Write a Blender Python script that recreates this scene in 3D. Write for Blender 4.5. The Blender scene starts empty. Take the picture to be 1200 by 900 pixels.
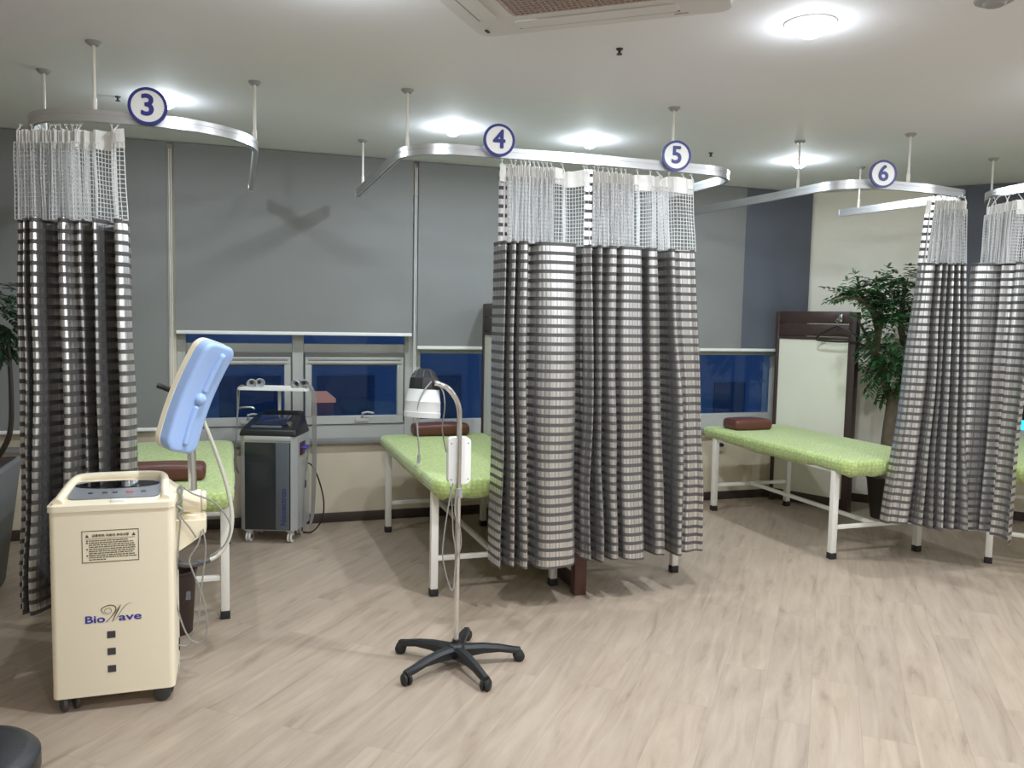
import bpy, bmesh, math, random
from mathutils import Vector, Matrix, noise
PI = math.pi
C = bpy.context.scene.collection
R = random.Random(7)

# ------------------------------------------------------------------ camera
F, YAW, PIT, ROLL, CH = 972.0, 0.326174, 0.079107, 0.019546, 1.5
fwd = Vector((math.sin(YAW)*math.cos(PIT), math.cos(YAW)*math.cos(PIT), -math.sin(PIT)))
rt0 = Vector((math.cos(YAW), -math.sin(YAW), 0)); up0 = rt0.cross(fwd)
rt = math.cos(ROLL)*rt0 + math.sin(ROLL)*up0
upv = -math.sin(ROLL)*rt0 + math.cos(ROLL)*up0
def at(px, py, Y):                      # point of the photo measured on the vertical plane at distance Y
    d = fwd + rt*((px-600)/F) - upv*((py-450)/F)
    return Vector((0, 0, CH)) + d*(Y/d.y)
cd = bpy.data.cameras.new('camera'); cam = bpy.data.objects.new('camera', cd); C.objects.link(cam)
cam.matrix_world = Matrix(((rt.x, upv.x, -fwd.x, 0), (rt.y, upv.y, -fwd.y, 0), (rt.z, upv.z, -fwd.z, CH), (0, 0, 0, 1)))
cd.sensor_width = 36; cd.lens = F/1200*36; cd.clip_start = 0.05
bpy.context.scene.camera = cam

# ------------------------------------------------------------------ materials
def lin(c):
    return tuple(((v/255)/12.92 if v/255 <= 0.04045 else ((v/255+0.055)/1.055)**2.4) for v in c)
def mat(name, rgb, rough=0.5, metal=0.0, var=0.06, scale=8.0, bump=0.0, bscale=60.0, spec=0.5, coat=0.0):
    m = bpy.data.materials.new(name); m.use_nodes = True
    nt = m.node_tree; b = nt.nodes['Principled BSDF']
    c = lin(rgb)
    tc = nt.nodes.new('ShaderNodeTexCoord')
    n = nt.nodes.new('ShaderNodeTexNoise'); n.inputs['Scale'].default_value = scale; n.inputs['Detail'].default_value = 3
    nt.links.new(tc.outputs['Object'], n.inputs['Vector'])
    mx = nt.nodes.new('ShaderNodeMix'); mx.data_type = 'RGBA'
    mx.inputs['A'].default_value = tuple(v*(1-var) for v in c)+(1,)
    mx.inputs['B'].default_value = tuple(min(1, v*(1+var)) for v in c)+(1,)
    nt.links.new(n.outputs['Fac'], mx.inputs['Factor'])
    nt.links.new(mx.outputs['Result'], b.inputs['Base Color'])
    b.inputs['Roughness'].default_value = rough; b.inputs['Metallic'].default_value = metal
    b.inputs['Specular IOR Level'].default_value = spec
    b.inputs['Coat Weight'].default_value = coat
    if bump:
        n2 = nt.nodes.new('ShaderNodeTexNoise'); n2.inputs['Scale'].default_value = bscale; n2.inputs['Detail'].default_value = 4
        nt.links.new(tc.outputs['Object'], n2.inputs['Vector'])
        bp = nt.nodes.new('ShaderNodeBump'); bp.inputs['Strength'].default_value = bump; bp.inputs['Distance'].default_value = 0.004
        nt.links.new(n2.outputs['Fac'], bp.inputs['Height']); nt.links.new(bp.outputs['Normal'], b.inputs['Normal'])
    return m
def emit(name, rgb, s):
    m = mat(name, rgb, 0.5); b = m.node_tree.nodes['Principled BSDF']
    b.inputs['Emission Color'].default_value = lin(rgb)+(1,); b.inputs['Emission Strength'].default_value = s
    return m
def N(m, t, **kw):
    n = m.node_tree.nodes.new(t)
    for k, v in kw.items(): setattr(n, k, v)
    return n
def math_node(m, op, a, b=None):
    n = N(m, 'ShaderNodeMath', operation=op)
    for i, v in enumerate((a, b)):
        if v is None: continue
        if isinstance(v, (int, float)): n.inputs[i].default_value = v
        else: m.node_tree.links.new(v, n.inputs[i])
    return n.outputs[0]

M = {}
M['ceiling'] = mat('ceiling_paint', (224, 226, 230), 0.75, var=0.01)
M['wall'] = mat('cream_wall', (220, 215, 203), 0.7, var=0.02, bump=0.1, bscale=120)
M['wall_low'] = mat('beige_wall', (214, 202, 180), 0.6, var=0.03, bump=0.1, bscale=120)
M['white_wall'] = mat('white_wallpaper', (232, 228, 214), 0.7, var=0.02, bump=0.15, bscale=90)
M['baseboard'] = mat('dark_skirting', (62, 50, 45), 0.45)
M['sill'] = mat('grey_granite', (128, 126, 124), 0.35, var=0.35, scale=180)
M['alu_frame'] = mat('grey_window_frame', (176, 176, 172), 0.4, var=0.02)
M['gasket'] = mat('dark_gasket', (92, 90, 86), 0.6)
M['steel'] = mat('brushed_steel', (205, 205, 205), 0.28, 1.0, var=0.03)
M['chrome'] = mat('chrome', (222, 222, 222), 0.12, 1.0, var=0.01)
M['alu'] = mat('aluminium_rail', (212, 213, 215), 0.33, 0.9, var=0.03)
M['white_metal'] = mat('white_enamel', (228, 224, 216), 0.4, var=0.02)
M['white_plastic'] = mat('white_plastic', (236, 235, 232), 0.4, var=0.01)
M['grey_flange'] = mat('grey_flange', (150, 150, 150), 0.5)
M['black_rubber'] = mat('black_rubber', (34, 33, 33), 0.6, var=0.1)
M['black_plastic'] = mat('black_plastic', (30, 31, 33), 0.42, var=0.08, bump=0.05, bscale=300)
M['dark_caster'] = mat('dark_grey_caster', (62, 60, 60), 0.5)
M['cream_plastic'] = mat('cream_plastic', (241, 229, 203), 0.42, var=0.012, bump=0.05, bscale=250)
M['navy'] = mat('navy_paint', (48, 52, 128), 0.45)
M['logo_blue'] = mat('logo_blue', (58, 60, 158), 0.45)
M['logo_bronze'] = mat('logo_bronze', (92, 78, 52), 0.45)
M['label_ink'] = mat('label_ink', (74, 66, 48), 0.5)
M['dark_square'] = mat('dark_grey_window', (68, 64, 70), 0.35)
M['console_grey'] = mat('console_grey', (128, 130, 134), 0.4)
M['black_glass'] = mat('black_glass', (18, 18, 20), 0.08, coat=0.5)
M['orange'] = mat('orange_print', (190, 96, 60), 0.5)
M['pad_blue'] = mat('pale_blue_pad', (158, 184, 228), 0.5, var=0.03, scale=14, bump=0.06, bscale=80)
M['hose'] = mat('beige_hose', (196, 192, 178), 0.4)
M['grey_cable'] = mat('grey_cable', (142, 140, 136), 0.45)
M['dark_sleeve'] = mat('dark_sleeve', (84, 84, 84), 0.5)
M['pillow'] = mat('brown_leather', (94, 52, 42), 0.42, var=0.1, bump=0.25, bscale=140)
M['brown_bin'] = mat('dark_brown_plastic', (54, 38, 34), 0.45)
M['walnut'] = mat('dark_walnut', (64, 48, 44), 0.4, var=0.2, scale=30)
M['redwood'] = mat('dark_red_wood', (78, 46, 40), 0.4, var=0.2, scale=30)
M['panel_white'] = mat('ivory_panel', (226, 224, 208), 0.35, var=0.015)
M['silver'] = mat('silver_paint', (192, 194, 194), 0.34, 0.35, var=0.02)
M['front_black'] = mat('dark_front_panel', (44, 48, 50), 0.22, var=0.05, coat=0.2)
M['stripe_grey'] = mat('slate_stripe', (92, 98, 104), 0.3)
M['nem_blue'] = mat('lettering_indigo', (48, 46, 110), 0.4)
M['screen'] = mat('dark_screen', (30, 36, 62), 0.08, coat=0.5)
M['purple'] = mat('violet_plug', (70, 58, 160), 0.4)
M['port'] = mat('maroon_port_plate', (70, 30, 42), 0.4)
M['stool'] = mat('black_vinyl', (30, 30, 32), 0.42, var=0.1, bump=0.2, bscale=160)
M['pot_grey'] = mat('grey_stone_pot', (112, 114, 114), 0.6, var=0.06)
M['pot_dark'] = mat('dark_brown_pot', (52, 44, 40), 0.45)
M['soil'] = mat('potting_soil', (50, 38, 30), 0.9, var=0.4, scale=60, bump=0.8, bscale=60)
M['bark'] = mat('grey_brown_bark', (100, 88, 72), 0.8, var=0.35, scale=22, bump=0.8, bscale=35)
M['leaf'] = mat('dark_green_leaf', (52, 88, 50), 0.38, var=0.4, scale=9)
M['leaf_dark'] = mat('deep_green_leaf', (40, 66, 42), 0.42, var=0.4, scale=9)
M['ac'] = mat('aircon_white', (206, 205, 204), 0.45, var=0.01)
M['ac_grille'] = mat('aircon_grille', (176, 160, 154), 0.6, var=0.04)
M['slot_grey'] = mat('grey_air_slot', (140, 138, 136), 0.6)
M['dark_slot'] = mat('dark_slot', (50, 48, 48), 0.6)
M['lens'] = emit('lamp_diffuser', (248, 250, 255), 9.0)
def net_mat():
    m = mat('white_net_thread', (244, 244, 244), 0.6, var=0.01); nt = m.node_tree
    tl = nt.nodes.new('ShaderNodeBsdfTranslucent'); tl.inputs[0].default_value = (.92, .92, .92, 1)
    mx = nt.nodes.new('ShaderNodeMixShader'); mx.inputs[0].default_value = .55
    nt.links.new(nt.nodes['Principled BSDF'].outputs[0], mx.inputs[1]); nt.links.new(tl.outputs[0], mx.inputs[2]); nt.links.new(mx.outputs[0], nt.nodes['Material Output'].inputs['Surface']); return m
M['tape'] = mat('white_heading_tape', (236, 234, 230), 0.6, var=0.04, scale=40)
M['net'] = net_mat()
M['hanger'] = mat('black_hanger', (28, 28, 30), 0.4)
M['cyan'] = emit('cyan_sign_face', (70, 214, 236), 1.5)
M['facade'] = mat('dusk_facade', (150, 156, 168), 0.8, var=0.1)
M['facade_glass'] = mat('dusk_window', (84, 92, 110), 0.2)
M['yellow_tag'] = mat('grey_sticker', (120, 124, 128), 0.5)

def blind_mat(name, rgb):
    m = mat(name, rgb, 0.62, var=0.03, scale=3, bump=0.12, bscale=500, spec=0.35); return m
M['blind'] = blind_mat('grey_blind_fabric', (128, 129, 128))
M['blind_shaded'] = blind_mat('shaded_blind_fabric', (92, 96, 106))  # same grey fabric, with the shade of its lighting angle put into the colour
M['blind_bar'] = mat('white_blind_bar', (228, 228, 226), 0.35)

# floor: pale oak boards running askew to the window wall
def floor_mat():
    m = bpy.data.materials.new('pale_oak_floor'); m.use_nodes = True; nt = m.node_tree; L = nt.links
    b = nt.nodes['Principled BSDF']
    tc = N(m, 'ShaderNodeTexCoord'); mp = N(m, 'ShaderNodeMapping'); mp.inputs['Rotation'].default_value = (0, 0, -math.radians(50.5))
    L.new(tc.outputs['Object'], mp.inputs['Vector'])
    br = N(m, 'ShaderNodeTexBrick'); br.offset = 0.37; br.offset_frequency = 2; br.squash = 1
    br.inputs['Scale'].default_value = 1; br.inputs['Brick Width'].default_value = 1.22; br.inputs['Row Height'].default_value = 0.18
    br.inputs['Mortar Size'].default_value = 0.0012; br.inputs['Mortar Smooth'].default_value = 0.3; br.inputs['Bias'].default_value = 0
    br.inputs['Color1'].default_value = (0, 0, 0, 1); br.inputs['Color2'].default_value = (1, 1, 1, 1); br.inputs['Mortar'].default_value = (0.3, 0.3, 0.3, 1)
    L.new(mp.outputs['Vector'], br.inputs['Vector'])
    # grain stretched along the boards, shifted per board
    sc = N(m, 'ShaderNodeMapping'); sc.inputs['Scale'].default_value = (1.3, 11, 1); L.new(mp.outputs['Vector'], sc.inputs['Vector'])
    ad = N(m, 'ShaderNodeVectorMath', operation='MULTIPLY_ADD'); L.new(br.outputs['Color'], ad.inputs[0]); ad.inputs[1].default_value = (7, 13, 0); L.new(sc.outputs['Vector'], ad.inputs[2])
    n1 = N(m, 'ShaderNodeTexNoise'); n1.inputs['Scale'].default_value = 1.6; n1.inputs['Detail'].default_value = 7; n1.inputs['Roughness'].default_value = 0.62; n1.inputs['Distortion'].default_value = 0.7
    L.new(ad.outputs[0], n1.inputs['Vector'])
    cr = N(m, 'ShaderNodeValToRGB'); e = cr.color_ramp.elements
    e[0].position = 0.25; e[0].color = lin((138, 121, 104))+(1,)
    e[1].position = 0.66; e[1].color = lin((178, 162, 145))+(1,)
    x = cr.color_ramp.elements.new(0.42); x.color = lin((165, 148, 131))+(1,)
    L.new(n1.outputs['Fac'], cr.inputs['Fac'])
    mx = N(m, 'ShaderNodeMix', data_type='RGBA', blend_type='MULTIPLY'); mx.inputs['Factor'].default_value = 1
    t = N(m, 'ShaderNodeValToRGB'); t.color_ramp.elements[0].color = (0.9, 0.89, 0.89, 1); t.color_ramp.elements[1].color = (1, 0.985, 0.97, 1)
    L.new(br.outputs['Color'], t.inputs['Fac']); L.new(cr.outputs['Color'], mx.inputs['A']); L.new(t.outputs['Color'], mx.inputs['B'])
    dk = N(m, 'ShaderNodeMix', data_type='RGBA'); L.new(mx.outputs['Result'], dk.inputs['A']); dk.inputs['B'].default_value = lin((120, 104, 90))+(1,)
    L.new(math_node(m, 'MULTIPLY', br.outputs['Fac'], 0.35), dk.inputs['Factor'])
    L.new(dk.outputs['Result'], b.inputs['Base Color'])
    b.inputs['Roughness'].default_value = 0.42; b.inputs['Specular IOR Level'].default_value = 0.4
    bp = N(m, 'ShaderNodeBump'); bp.inputs['Strength'].default_value = 0.08; bp.inputs['Distance'].default_value = 0.002
    L.new(n1.outputs['Fac'], bp.inputs['Height']); L.new(bp.outputs['Normal'], b.inputs['Normal'])
    return m
M['floor'] = floor_mat()

# curtain cloth: charcoal ground woven with broken satin bands (UV in metres)
def cloth_mat():
    m = bpy.data.materials.new('striped_satin_cloth'); m.use_nodes = True; nt = m.node_tree; L = nt.links
    b = nt.nodes['Principled BSDF']
    uv = N(m, 'ShaderNodeUVMap'); sp = N(m, 'ShaderNodeSeparateXYZ'); L.new(uv.outputs['UV'], sp.inputs[0])
    fr = math_node(m, 'FRACT', math_node(m, 'DIVIDE', sp.outputs['Y'], 0.0455))
    band = math_node(m, 'MULTIPLY', math_node(m, 'GREATER_THAN', fr, 0.40), 1.0)
    # fine vertical weave lines inside the bands
    cb = N(m, 'ShaderNodeCombineXYZ'); L.new(math_node(m, 'MULTIPLY', sp.outputs['X'], 95.0), cb.inputs[0])
    nz = N(m, 'ShaderNodeTexNoise'); nz.noise_dimensions = '3D'; nz.inputs['Scale'].default_value = 1.0; nz.inputs['Detail'].default_value = 2
    L.new(cb.outputs[0], nz.inputs['Vector'])
    cr = N(m, 'ShaderNodeValToRGB'); e = cr.color_ramp.elements
    e[0].position = 0.36; e[0].color = lin((150, 148, 146))+(1,)
    e[1].position = 0.6; e[1].color = lin((232, 230, 228))+(1,)
    L.new(nz.outputs['Fac'], cr.inputs['Fac'])
    mx = N(m, 'ShaderNodeMix', data_type='RGBA'); mx.inputs['A'].default_value = lin((80, 77, 76))+(1,)
    L.new(cr.outputs['Color'], mx.inputs['B']); L.new(band, mx.inputs['Factor'])
    L.new(mx.outputs['Result'], b.inputs['Base Color'])
    L.new(math_node(m, 'MULTIPLY', band, 0.9), b.inputs['Metallic'])
    L.new(math_node(m, 'SUBTRACT', 0.75, math_node(m, 'MULTIPLY', band, 0.42)), b.inputs['Roughness'])
    return m
M['cloth'] = cloth_mat()

# bed cover: lime terry with a grid of pale tufts
def terry_mat():
    m = bpy.data.materials.new('lime_terry_cover'); m.use_nodes = True; nt = m.node_tree; L = nt.links
    b = nt.nodes['Principled BSDF']
    tc = N(m, 'ShaderNodeTexCoord'); mp = N(m, 'ShaderNodeMapping'); mp.inputs['Rotation'].default_value = (0, 0, 0.785); L.new(tc.outputs['Object'], mp.inputs['Vector'])
    v = N(m, 'ShaderNodeTexVoronoi'); v.inputs['Scale'].default_value = 46; v.inputs['Randomness'].default_value = 0.5
    L.new(mp.outputs['Vector'], v.inputs['Vector'])
    cr = N(m, 'ShaderNodeValToRGB'); e = cr.color_ramp.elements
    e[0].position = 0.15; e[0].color = lin((190, 202, 138))+(1,)
    e[1].position = 0.62; e[1].color = lin((158, 178, 104))+(1,)
    L.new(v.outputs['Distance'], cr.inputs['Fac']); L.new(cr.outputs['Color'], b.inputs['Base Color'])
    b.inputs['Roughness'].default_value = 0.85; b.inputs['Sheen Weight'].default_value = 0.3
    bp = N(m, 'ShaderNodeBump'); bp.inputs['Strength'].default_value = 0.6; bp.inputs['Distance'].default_value = 0.006; bp.invert = True
    L.new(v.outputs['Distance'], bp.inputs['Height']); L.new(bp.outputs['Normal'], b.inputs['Normal'])
    return m
M['terry'] = terry_mat()

def glass_mat():
    m = bpy.data.materials.new('window_glass'); m.use_nodes = True; nt = m.node_tree; L = nt.links
    nt.nodes.remove(nt.nodes['Principled BSDF']); out = nt.nodes['Material Output']
    tr = N(m, 'ShaderNodeBsdfTransparent'); tr.inputs[0].default_value = (0.82, 0.9, 1, 1)
    gl = N(m, 'ShaderNodeBsdfGlossy'); gl.inputs['Roughness'].default_value = 0.02; gl.inputs['Color'].default_value = (0.75, 0.86, 1, 1)
    fr = N(m, 'ShaderNodeFresnel'); fr.inputs['IOR'].default_value = 1.28
    mx = N(m, 'ShaderNodeMixShader'); L.new(fr.outputs[0], mx.inputs[0]); L.new(tr.outputs[0], mx.inputs[1]); L.new(gl.outputs[0], mx.inputs[2])
    L.new(mx.outputs[0], out.inputs['Surface']); return m
M['glass'] = glass_mat()
def cup_mat():
    m = mat('translucent_ribbed_shade', (200, 200, 198), 0.3, var=0.05, scale=30); b = m.node_tree.nodes['Principled BSDF']
    b.inputs['Transmission Weight'].default_value = 0.0; b.inputs['Coat Weight'].default_value = 0.3; return m
M['cup'] = cup_mat()

# ------------------------------------------------------------------ mesh builder
class B:
    def __init__(s): s.bm = bmesh.new()
    def _tf(s, vs, mtx):
        if mtx is not None: bmesh.ops.transform(s.bm, matrix=mtx, verts=vs)
    def box(s, c, d, mtx=None, bev=0.0, seg=2, cuts=None):
        g = bmesh.new(); bmesh.ops.create_cube(g, size=1)
        bmesh.ops.scale(g, vec=d, verts=g.verts)
        if bev: bmesh.ops.bevel(g, geom=list(g.edges), offset=min(bev, min(d)*0.49), segments=seg, affect='EDGES', profile=0.5)
        if cuts:
            for ax, n in cuts:
                for i in range(1, n):
                    p = Vector((0, 0, 0)); p[ax] = -d[ax]/2+d[ax]*i/n; nn = Vector((0, 0, 0)); nn[ax] = 1
                    bmesh.ops.bisect_plane(g, geom=list(g.verts)+list(g.edges)+list(g.faces), plane_co=p, plane_no=nn)
        bmesh.ops.translate(g, vec=c, verts=g.verts)
        if mtx is not None: bmesh.ops.transform(g, matrix=mtx, verts=g.verts)
        s.add(g); return s
    def add(s, g):
        me = bpy.data.meshes.new('tmp'); g.to_mesh(me); g.free(); s.bm.from_mesh(me); bpy.data.meshes.remove(me)
    def vbox(s, c, d, r, seg=4, mtx=None):          # box with rounded vertical edges
        g = bmesh.new(); bmesh.ops.create_cube(g, size=1); bmesh.ops.scale(g, vec=d, verts=g.verts)
        es = [e for e in g.edges if abs(e.verts[0].co.z-e.verts[1].co.z) > 1e-6]
        bmesh.ops.bevel(g, geom=es, offset=r, segments=seg, affect='EDGES', profile=0.5)
        bmesh.ops.translate(g, vec=c, verts=g.verts)
        if mtx is not None: bmesh.ops.transform(g, matrix=mtx, verts=g.verts)
        s.add(g); return s
    def cyl(s, p0, p1, r0, r1=None, seg=20):
        p0, p1 = Vector(p0), Vector(p1); r1 = r0 if r1 is None else r1; d = p1-p0
        q = d.to_track_quat('Z', 'Y').to_matrix().to_4x4(); q.translation = (p0+p1)/2
        bmesh.ops.create_cone(s.bm, cap_ends=True, segments=seg, radius1=r0, radius2=r1, depth=d.length, matrix=q); return s
    def sph(s, c, r, sc=(1, 1, 1), u=16, v=10, mtx=None):
        m = Matrix.Translation(c) @ Matrix.Diagonal((sc[0], sc[1], sc[2], 1))
        if mtx is not None: m = mtx @ m
        bmesh.ops.create_uvsphere(s.bm, u_segments=u, v_segments=v, radius=r, matrix=m); return s
    def lathe(s, prof, seg=32, mtx=None):
        rows = []
        for r, z in prof:
            rows.append([s.bm.verts.new((r*math.cos(2*PI*i/seg), r*math.sin(2*PI*i/seg), z)) for i in range(seg)])
        for a, b in zip(rows, rows[1:]):
            for i in range(seg): s.bm.faces.new((a[i], a[(i+1) % seg], b[(i+1) % seg], b[i]))
        if prof[0] != prof[-1]:                       # a closed profile is a ring: no caps
            if prof[0][0] > 1e-6: s.bm.faces.new(list(reversed(rows[0])))
            if prof[-1][0] > 1e-6: s.bm.faces.new(rows[-1])
        s._tf([v for r in rows for v in r], mtx); return s
    def tube(s, pts, r, seg=8, smooth=6, prof=None, closed=False):
        pts = [Vector(p) for p in pts]
        if smooth and len(pts) > 2: pts = spline(pts, smooth)
        n = len(pts); rows = []; nrm = None
        for i, p in enumerate(pts):
            t = (pts[min(i+1, n-1)]-pts[max(i-1, 0)]).normalized()
            if nrm is None:
                nrm = t.cross(Vector((0, 0, 1)));
                if nrm.length < 1e-3: nrm = t.cross(Vector((1, 0, 0)))
            nrm = (nrm-t*nrm.dot(t)).normalized(); bn = t.cross(nrm)
            rr = r(i/(n-1)) if callable(r) else r
            rows.append([s.bm.verts.new(p+nrm*rr*math.cos(2*PI*k/seg)+bn*rr*math.sin(2*PI*k/seg)) for k in range(seg)])
        for a, b in zip(rows, rows[1:]):
            for k in range(seg): s.bm.faces.new((a[k], b[k], b[(k+1) % seg], a[(k+1) % seg]))
        s.bm.faces.new(rows[0]); s.bm.faces.new(list(reversed(rows[-1]))); return s
    def prism(s, poly, z0, z1, mtx=None):
        a = [s.bm.verts.new((x, y, z0)) for x, y in poly]; b = [s.bm.verts.new((x, y, z1)) for x, y in poly]; n = len(poly)
        s.bm.faces.new(list(reversed(a))); s.bm.faces.new(b)
        for i in range(n): s.bm.faces.new((a[i], a[(i+1) % n], b[(i+1) % n], b[i]))
        s._tf(a+b, mtx); return s
    def hexa(s, lo, hi):                               # eight corners: lo ring, hi ring
        a = [s.bm.verts.new(p) for p in lo]; b = [s.bm.verts.new(p) for p in hi]; n = len(lo)
        s.bm.faces.new(list(reversed(a))); s.bm.faces.new(b)
        for i in range(n): s.bm.faces.new((a[i], a[(i+1) % n], b[(i+1) % n], b[i]))
        return s
    def sweep(s, path, w, h, z):                       # channel profile along a plan path, z = centre height
        n = len(path); rows = []
        for i, p in enumerate(path):
            t = (path[min(i+1, n-1)]-path[max(i-1, 0)]).normalized(); nn = Vector((-t.y, t.x, 0))
            pr = [(-w/2, -h/2), (-w*.18, -h/2), (-w*.18, -h/2+.008), (w*.18, -h/2+.008), (w*.18, -h/2), (w/2, -h/2), (w/2, -h*.12), (w/2-.002, -h*.1), (w/2-.002, h*.1), (w/2, h*.12), (w/2, h/2), (-w/2, h/2), (-w/2, h*.12), (-w/2+.002, h*.1), (-w/2+.002, -h*.1), (-w/2, -h*.12)]
            rows.append([s.bm.verts.new(p+nn*a+Vector((0, 0, z+b))) for a, b in pr])
        k = len(rows[0])
        for a, b in zip(rows, rows[1:]):
            for j in range(k): s.bm.faces.new((a[j], a[(j+1) % k], b[(j+1) % k], b[j]))
        s.bm.faces.new(rows[0]); s.bm.faces.new(list(reversed(rows[-1]))); return s

def spline(p, n):
    out = []
    for i in range(len(p)-1):
        a, b, c, d = p[max(i-1, 0)], p[i], p[i+1], p[min(i+2, len(p)-1)]
        for k in range(n):
            t = k/n
            out.append(0.5*((2*b)+(c-a)*t+(2*a-5*b+4*c-d)*t*t+(3*b-a-3*c+d)*t**3))
    out.append(p[-1]); return out

def link(name, me, parent=None):
    o = bpy.data.objects.new(name, me); C.objects.link(o)
    if parent: o.parent = parent
    return o
def obj(name, b, m, parent=None, ang=40, recalc=True):
    bm = b.bm if isinstance(b, B) else b
    if recalc: bmesh.ops.recalc_face_normals(bm, faces=bm.faces)
    me = bpy.data.meshes.new(name); bm.to_mesh(me); bm.free()
    me.materials.append(M[m] if isinstance(m, str) else m)
    if ang:
        me.polygons.foreach_set('use_smooth', [True]*len(me.polygons)); me.set_sharp_from_angle(angle=math.radians(ang))
    return link(name, me, parent)
def tag(o, label, cat, group=None):
    o['label'] = label; o['category'] = cat
    if group: o['group'] = group
    return o
def thing(name, label, cat, loc=(0, 0, 0), rz=0, group=None):
    o = link(name, None); o.location = loc; o.rotation_euler = (0, 0, rz); o.empty_display_size = 0.1
    return tag(o, label, cat, group)
def struct(name, b, m, parent=None, ang=40):
    o = obj(name, b, m, parent, ang)
    if parent is None: o['kind'] = 'structure'
    return o
def dup(root, loc=None, rz=None, label=None):
    r = root.copy(); C.objects.link(r)
    if loc is not None: r.location = loc
    if rz is not None: r.rotation_euler = (0, 0, rz)
    if label: r['label'] = label
    for ch in list(root.children):
        c = ch.copy(); C.objects.link(c); c.parent = r
        for g in list(ch.children):
            d = g.copy(); C.objects.link(d); d.parent = c
    return r
def text(name, body, size, m, parent, loc, rot=(PI/2, 0, 0), bold=0.0, align='CENTER', shear=0.0, ext=0.0006, sx=1.0, fat=0.0):
    cu = bpy.data.curves.new('lettering', 'FONT'); cu.body = body; cu.size = size; cu.align_x = align; cu.align_y = 'CENTER'
    cu.extrude = ext; cu.offset = bold; cu.shear = shear
    t = bpy.data.objects.new('lettering', cu); C.objects.link(t)
    dg = bpy.context.evaluated_depsgraph_get(); me = bpy.data.meshes.new_from_object(t.evaluated_get(dg))
    bpy.data.objects.remove(t); bpy.data.curves.remove(cu)
    me.materials.clear(); me.materials.append(M[m])
    me.transform(Matrix.Diagonal((sx, 1, 1, 1)))
    if fat:
        g = bmesh.new()
        for k in range(8):
            c = me.copy(); c.transform(Matrix.Translation((fat*math.cos(PI*k/4), fat*math.sin(PI*k/4), .00002*k))); g.from_mesh(c); bpy.data.meshes.remove(c)
        g.to_mesh(me); g.free()
    o = link(name, me, parent); o.location = loc; o.rotation_euler = rot; return o

# ------------------------------------------------------------------ the room
CZ = 2.615; WY = 6.02
DG = Vector((0.655, -0.756, 0)); DN = Vector((-0.756, -0.655, 0)); K0 = Vector((4.72, WY, 0))     # the slanting wall: direction, inward normal, corner
K1 = K0+DG*3.1
outline = [(-3.4, WY+.35), (4.9, WY+.35), (K0.x+.25, WY+.22), (K1.x+.2, K1.y+.2), (7.2, K1.y), (7.2, -3.2), (-3.4, -3.2)]
struct('floor', B().prism(outline, -0.1, 0), 'floor', ang=0)
struct('ceiling', B().prism(outline, CZ, CZ+.1), 'ceiling', ang=0)
struct('wall_left', B().box((-3.3, 1.5, CZ/2), (.2, 9.6, CZ)), 'wall', ang=0)
struct('wall_front', B().box((1.9, -3.1, CZ/2), (10.6, .2, CZ)), 'wall', ang=0)
struct('wall_right', B().box((7.0, .5, CZ/2), (.2, 7.0, CZ)), 'wall', ang=0)
b = B()
b.box((.75, WY+.13, .29), (8.1, .25, .58)); b.box((.75, WY+.16, 2.5), (8.1, .2, .23))
b.box((-1.83, WY+.15, 1.48), (2.94, .2, 1.81)); b.box((4.6, WY+.15, 1.48), (.25, .2, 1.81))
struct('wall_back', b, 'wall_low', ang=0)
struct('sill_back', B().box((.75, WY+.06, .588), (8.0, .19, .032), bev=.004), 'sill')
struct('baseboard_back', B().box((.75, WY-.005, .035), (8.0, .014, .07), bev=.003), 'baseboard')

def slant(u, v, z): return K0+DG*u-DN*v+Vector((0, 0, z))       # u along the slanting wall, v behind its face
def slant_box(b, u0, u1, v0, v1, z0, z1):
    lo = [slant(u0, v0, z0), slant(u1, v0, z0), slant(u1, v1, z0), slant(u0, v1, z0)]
    hi = [slant(u0, v0, z1), slant(u1, v0, z1), slant(u1, v1, z1), slant(u0, v1, z1)]
    b.hexa(lo, hi)
b = B(); slant_box(b, 0, .93, 0, .22, 0, CZ); struct('wall_corner', b, 'white_wall', ang=0)
b = B(); slant_box(b, .93, 3.2, .02, .22, 0, .62); slant_box(b, .93, 3.2, .06, .22, 2.4, CZ); slant_box(b, 2.75, 3.3, .03, .22, .62, 2.4); struct('wall_slanted', b, 'wall_low', ang=0)
b = B(); slant_box(b, -.02, .93, -.012, .0, 0, .07); slant_box(b, .93, 3.15, .008, .02, 0, .07); struct('baseboard_slanted', b, 'baseboard', ang=0)
b = B(); slant_box(b, .93, 2.9, -.02, .16, .605, .635); struct('sill_slanted', b, 'sill', ang=0)

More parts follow.
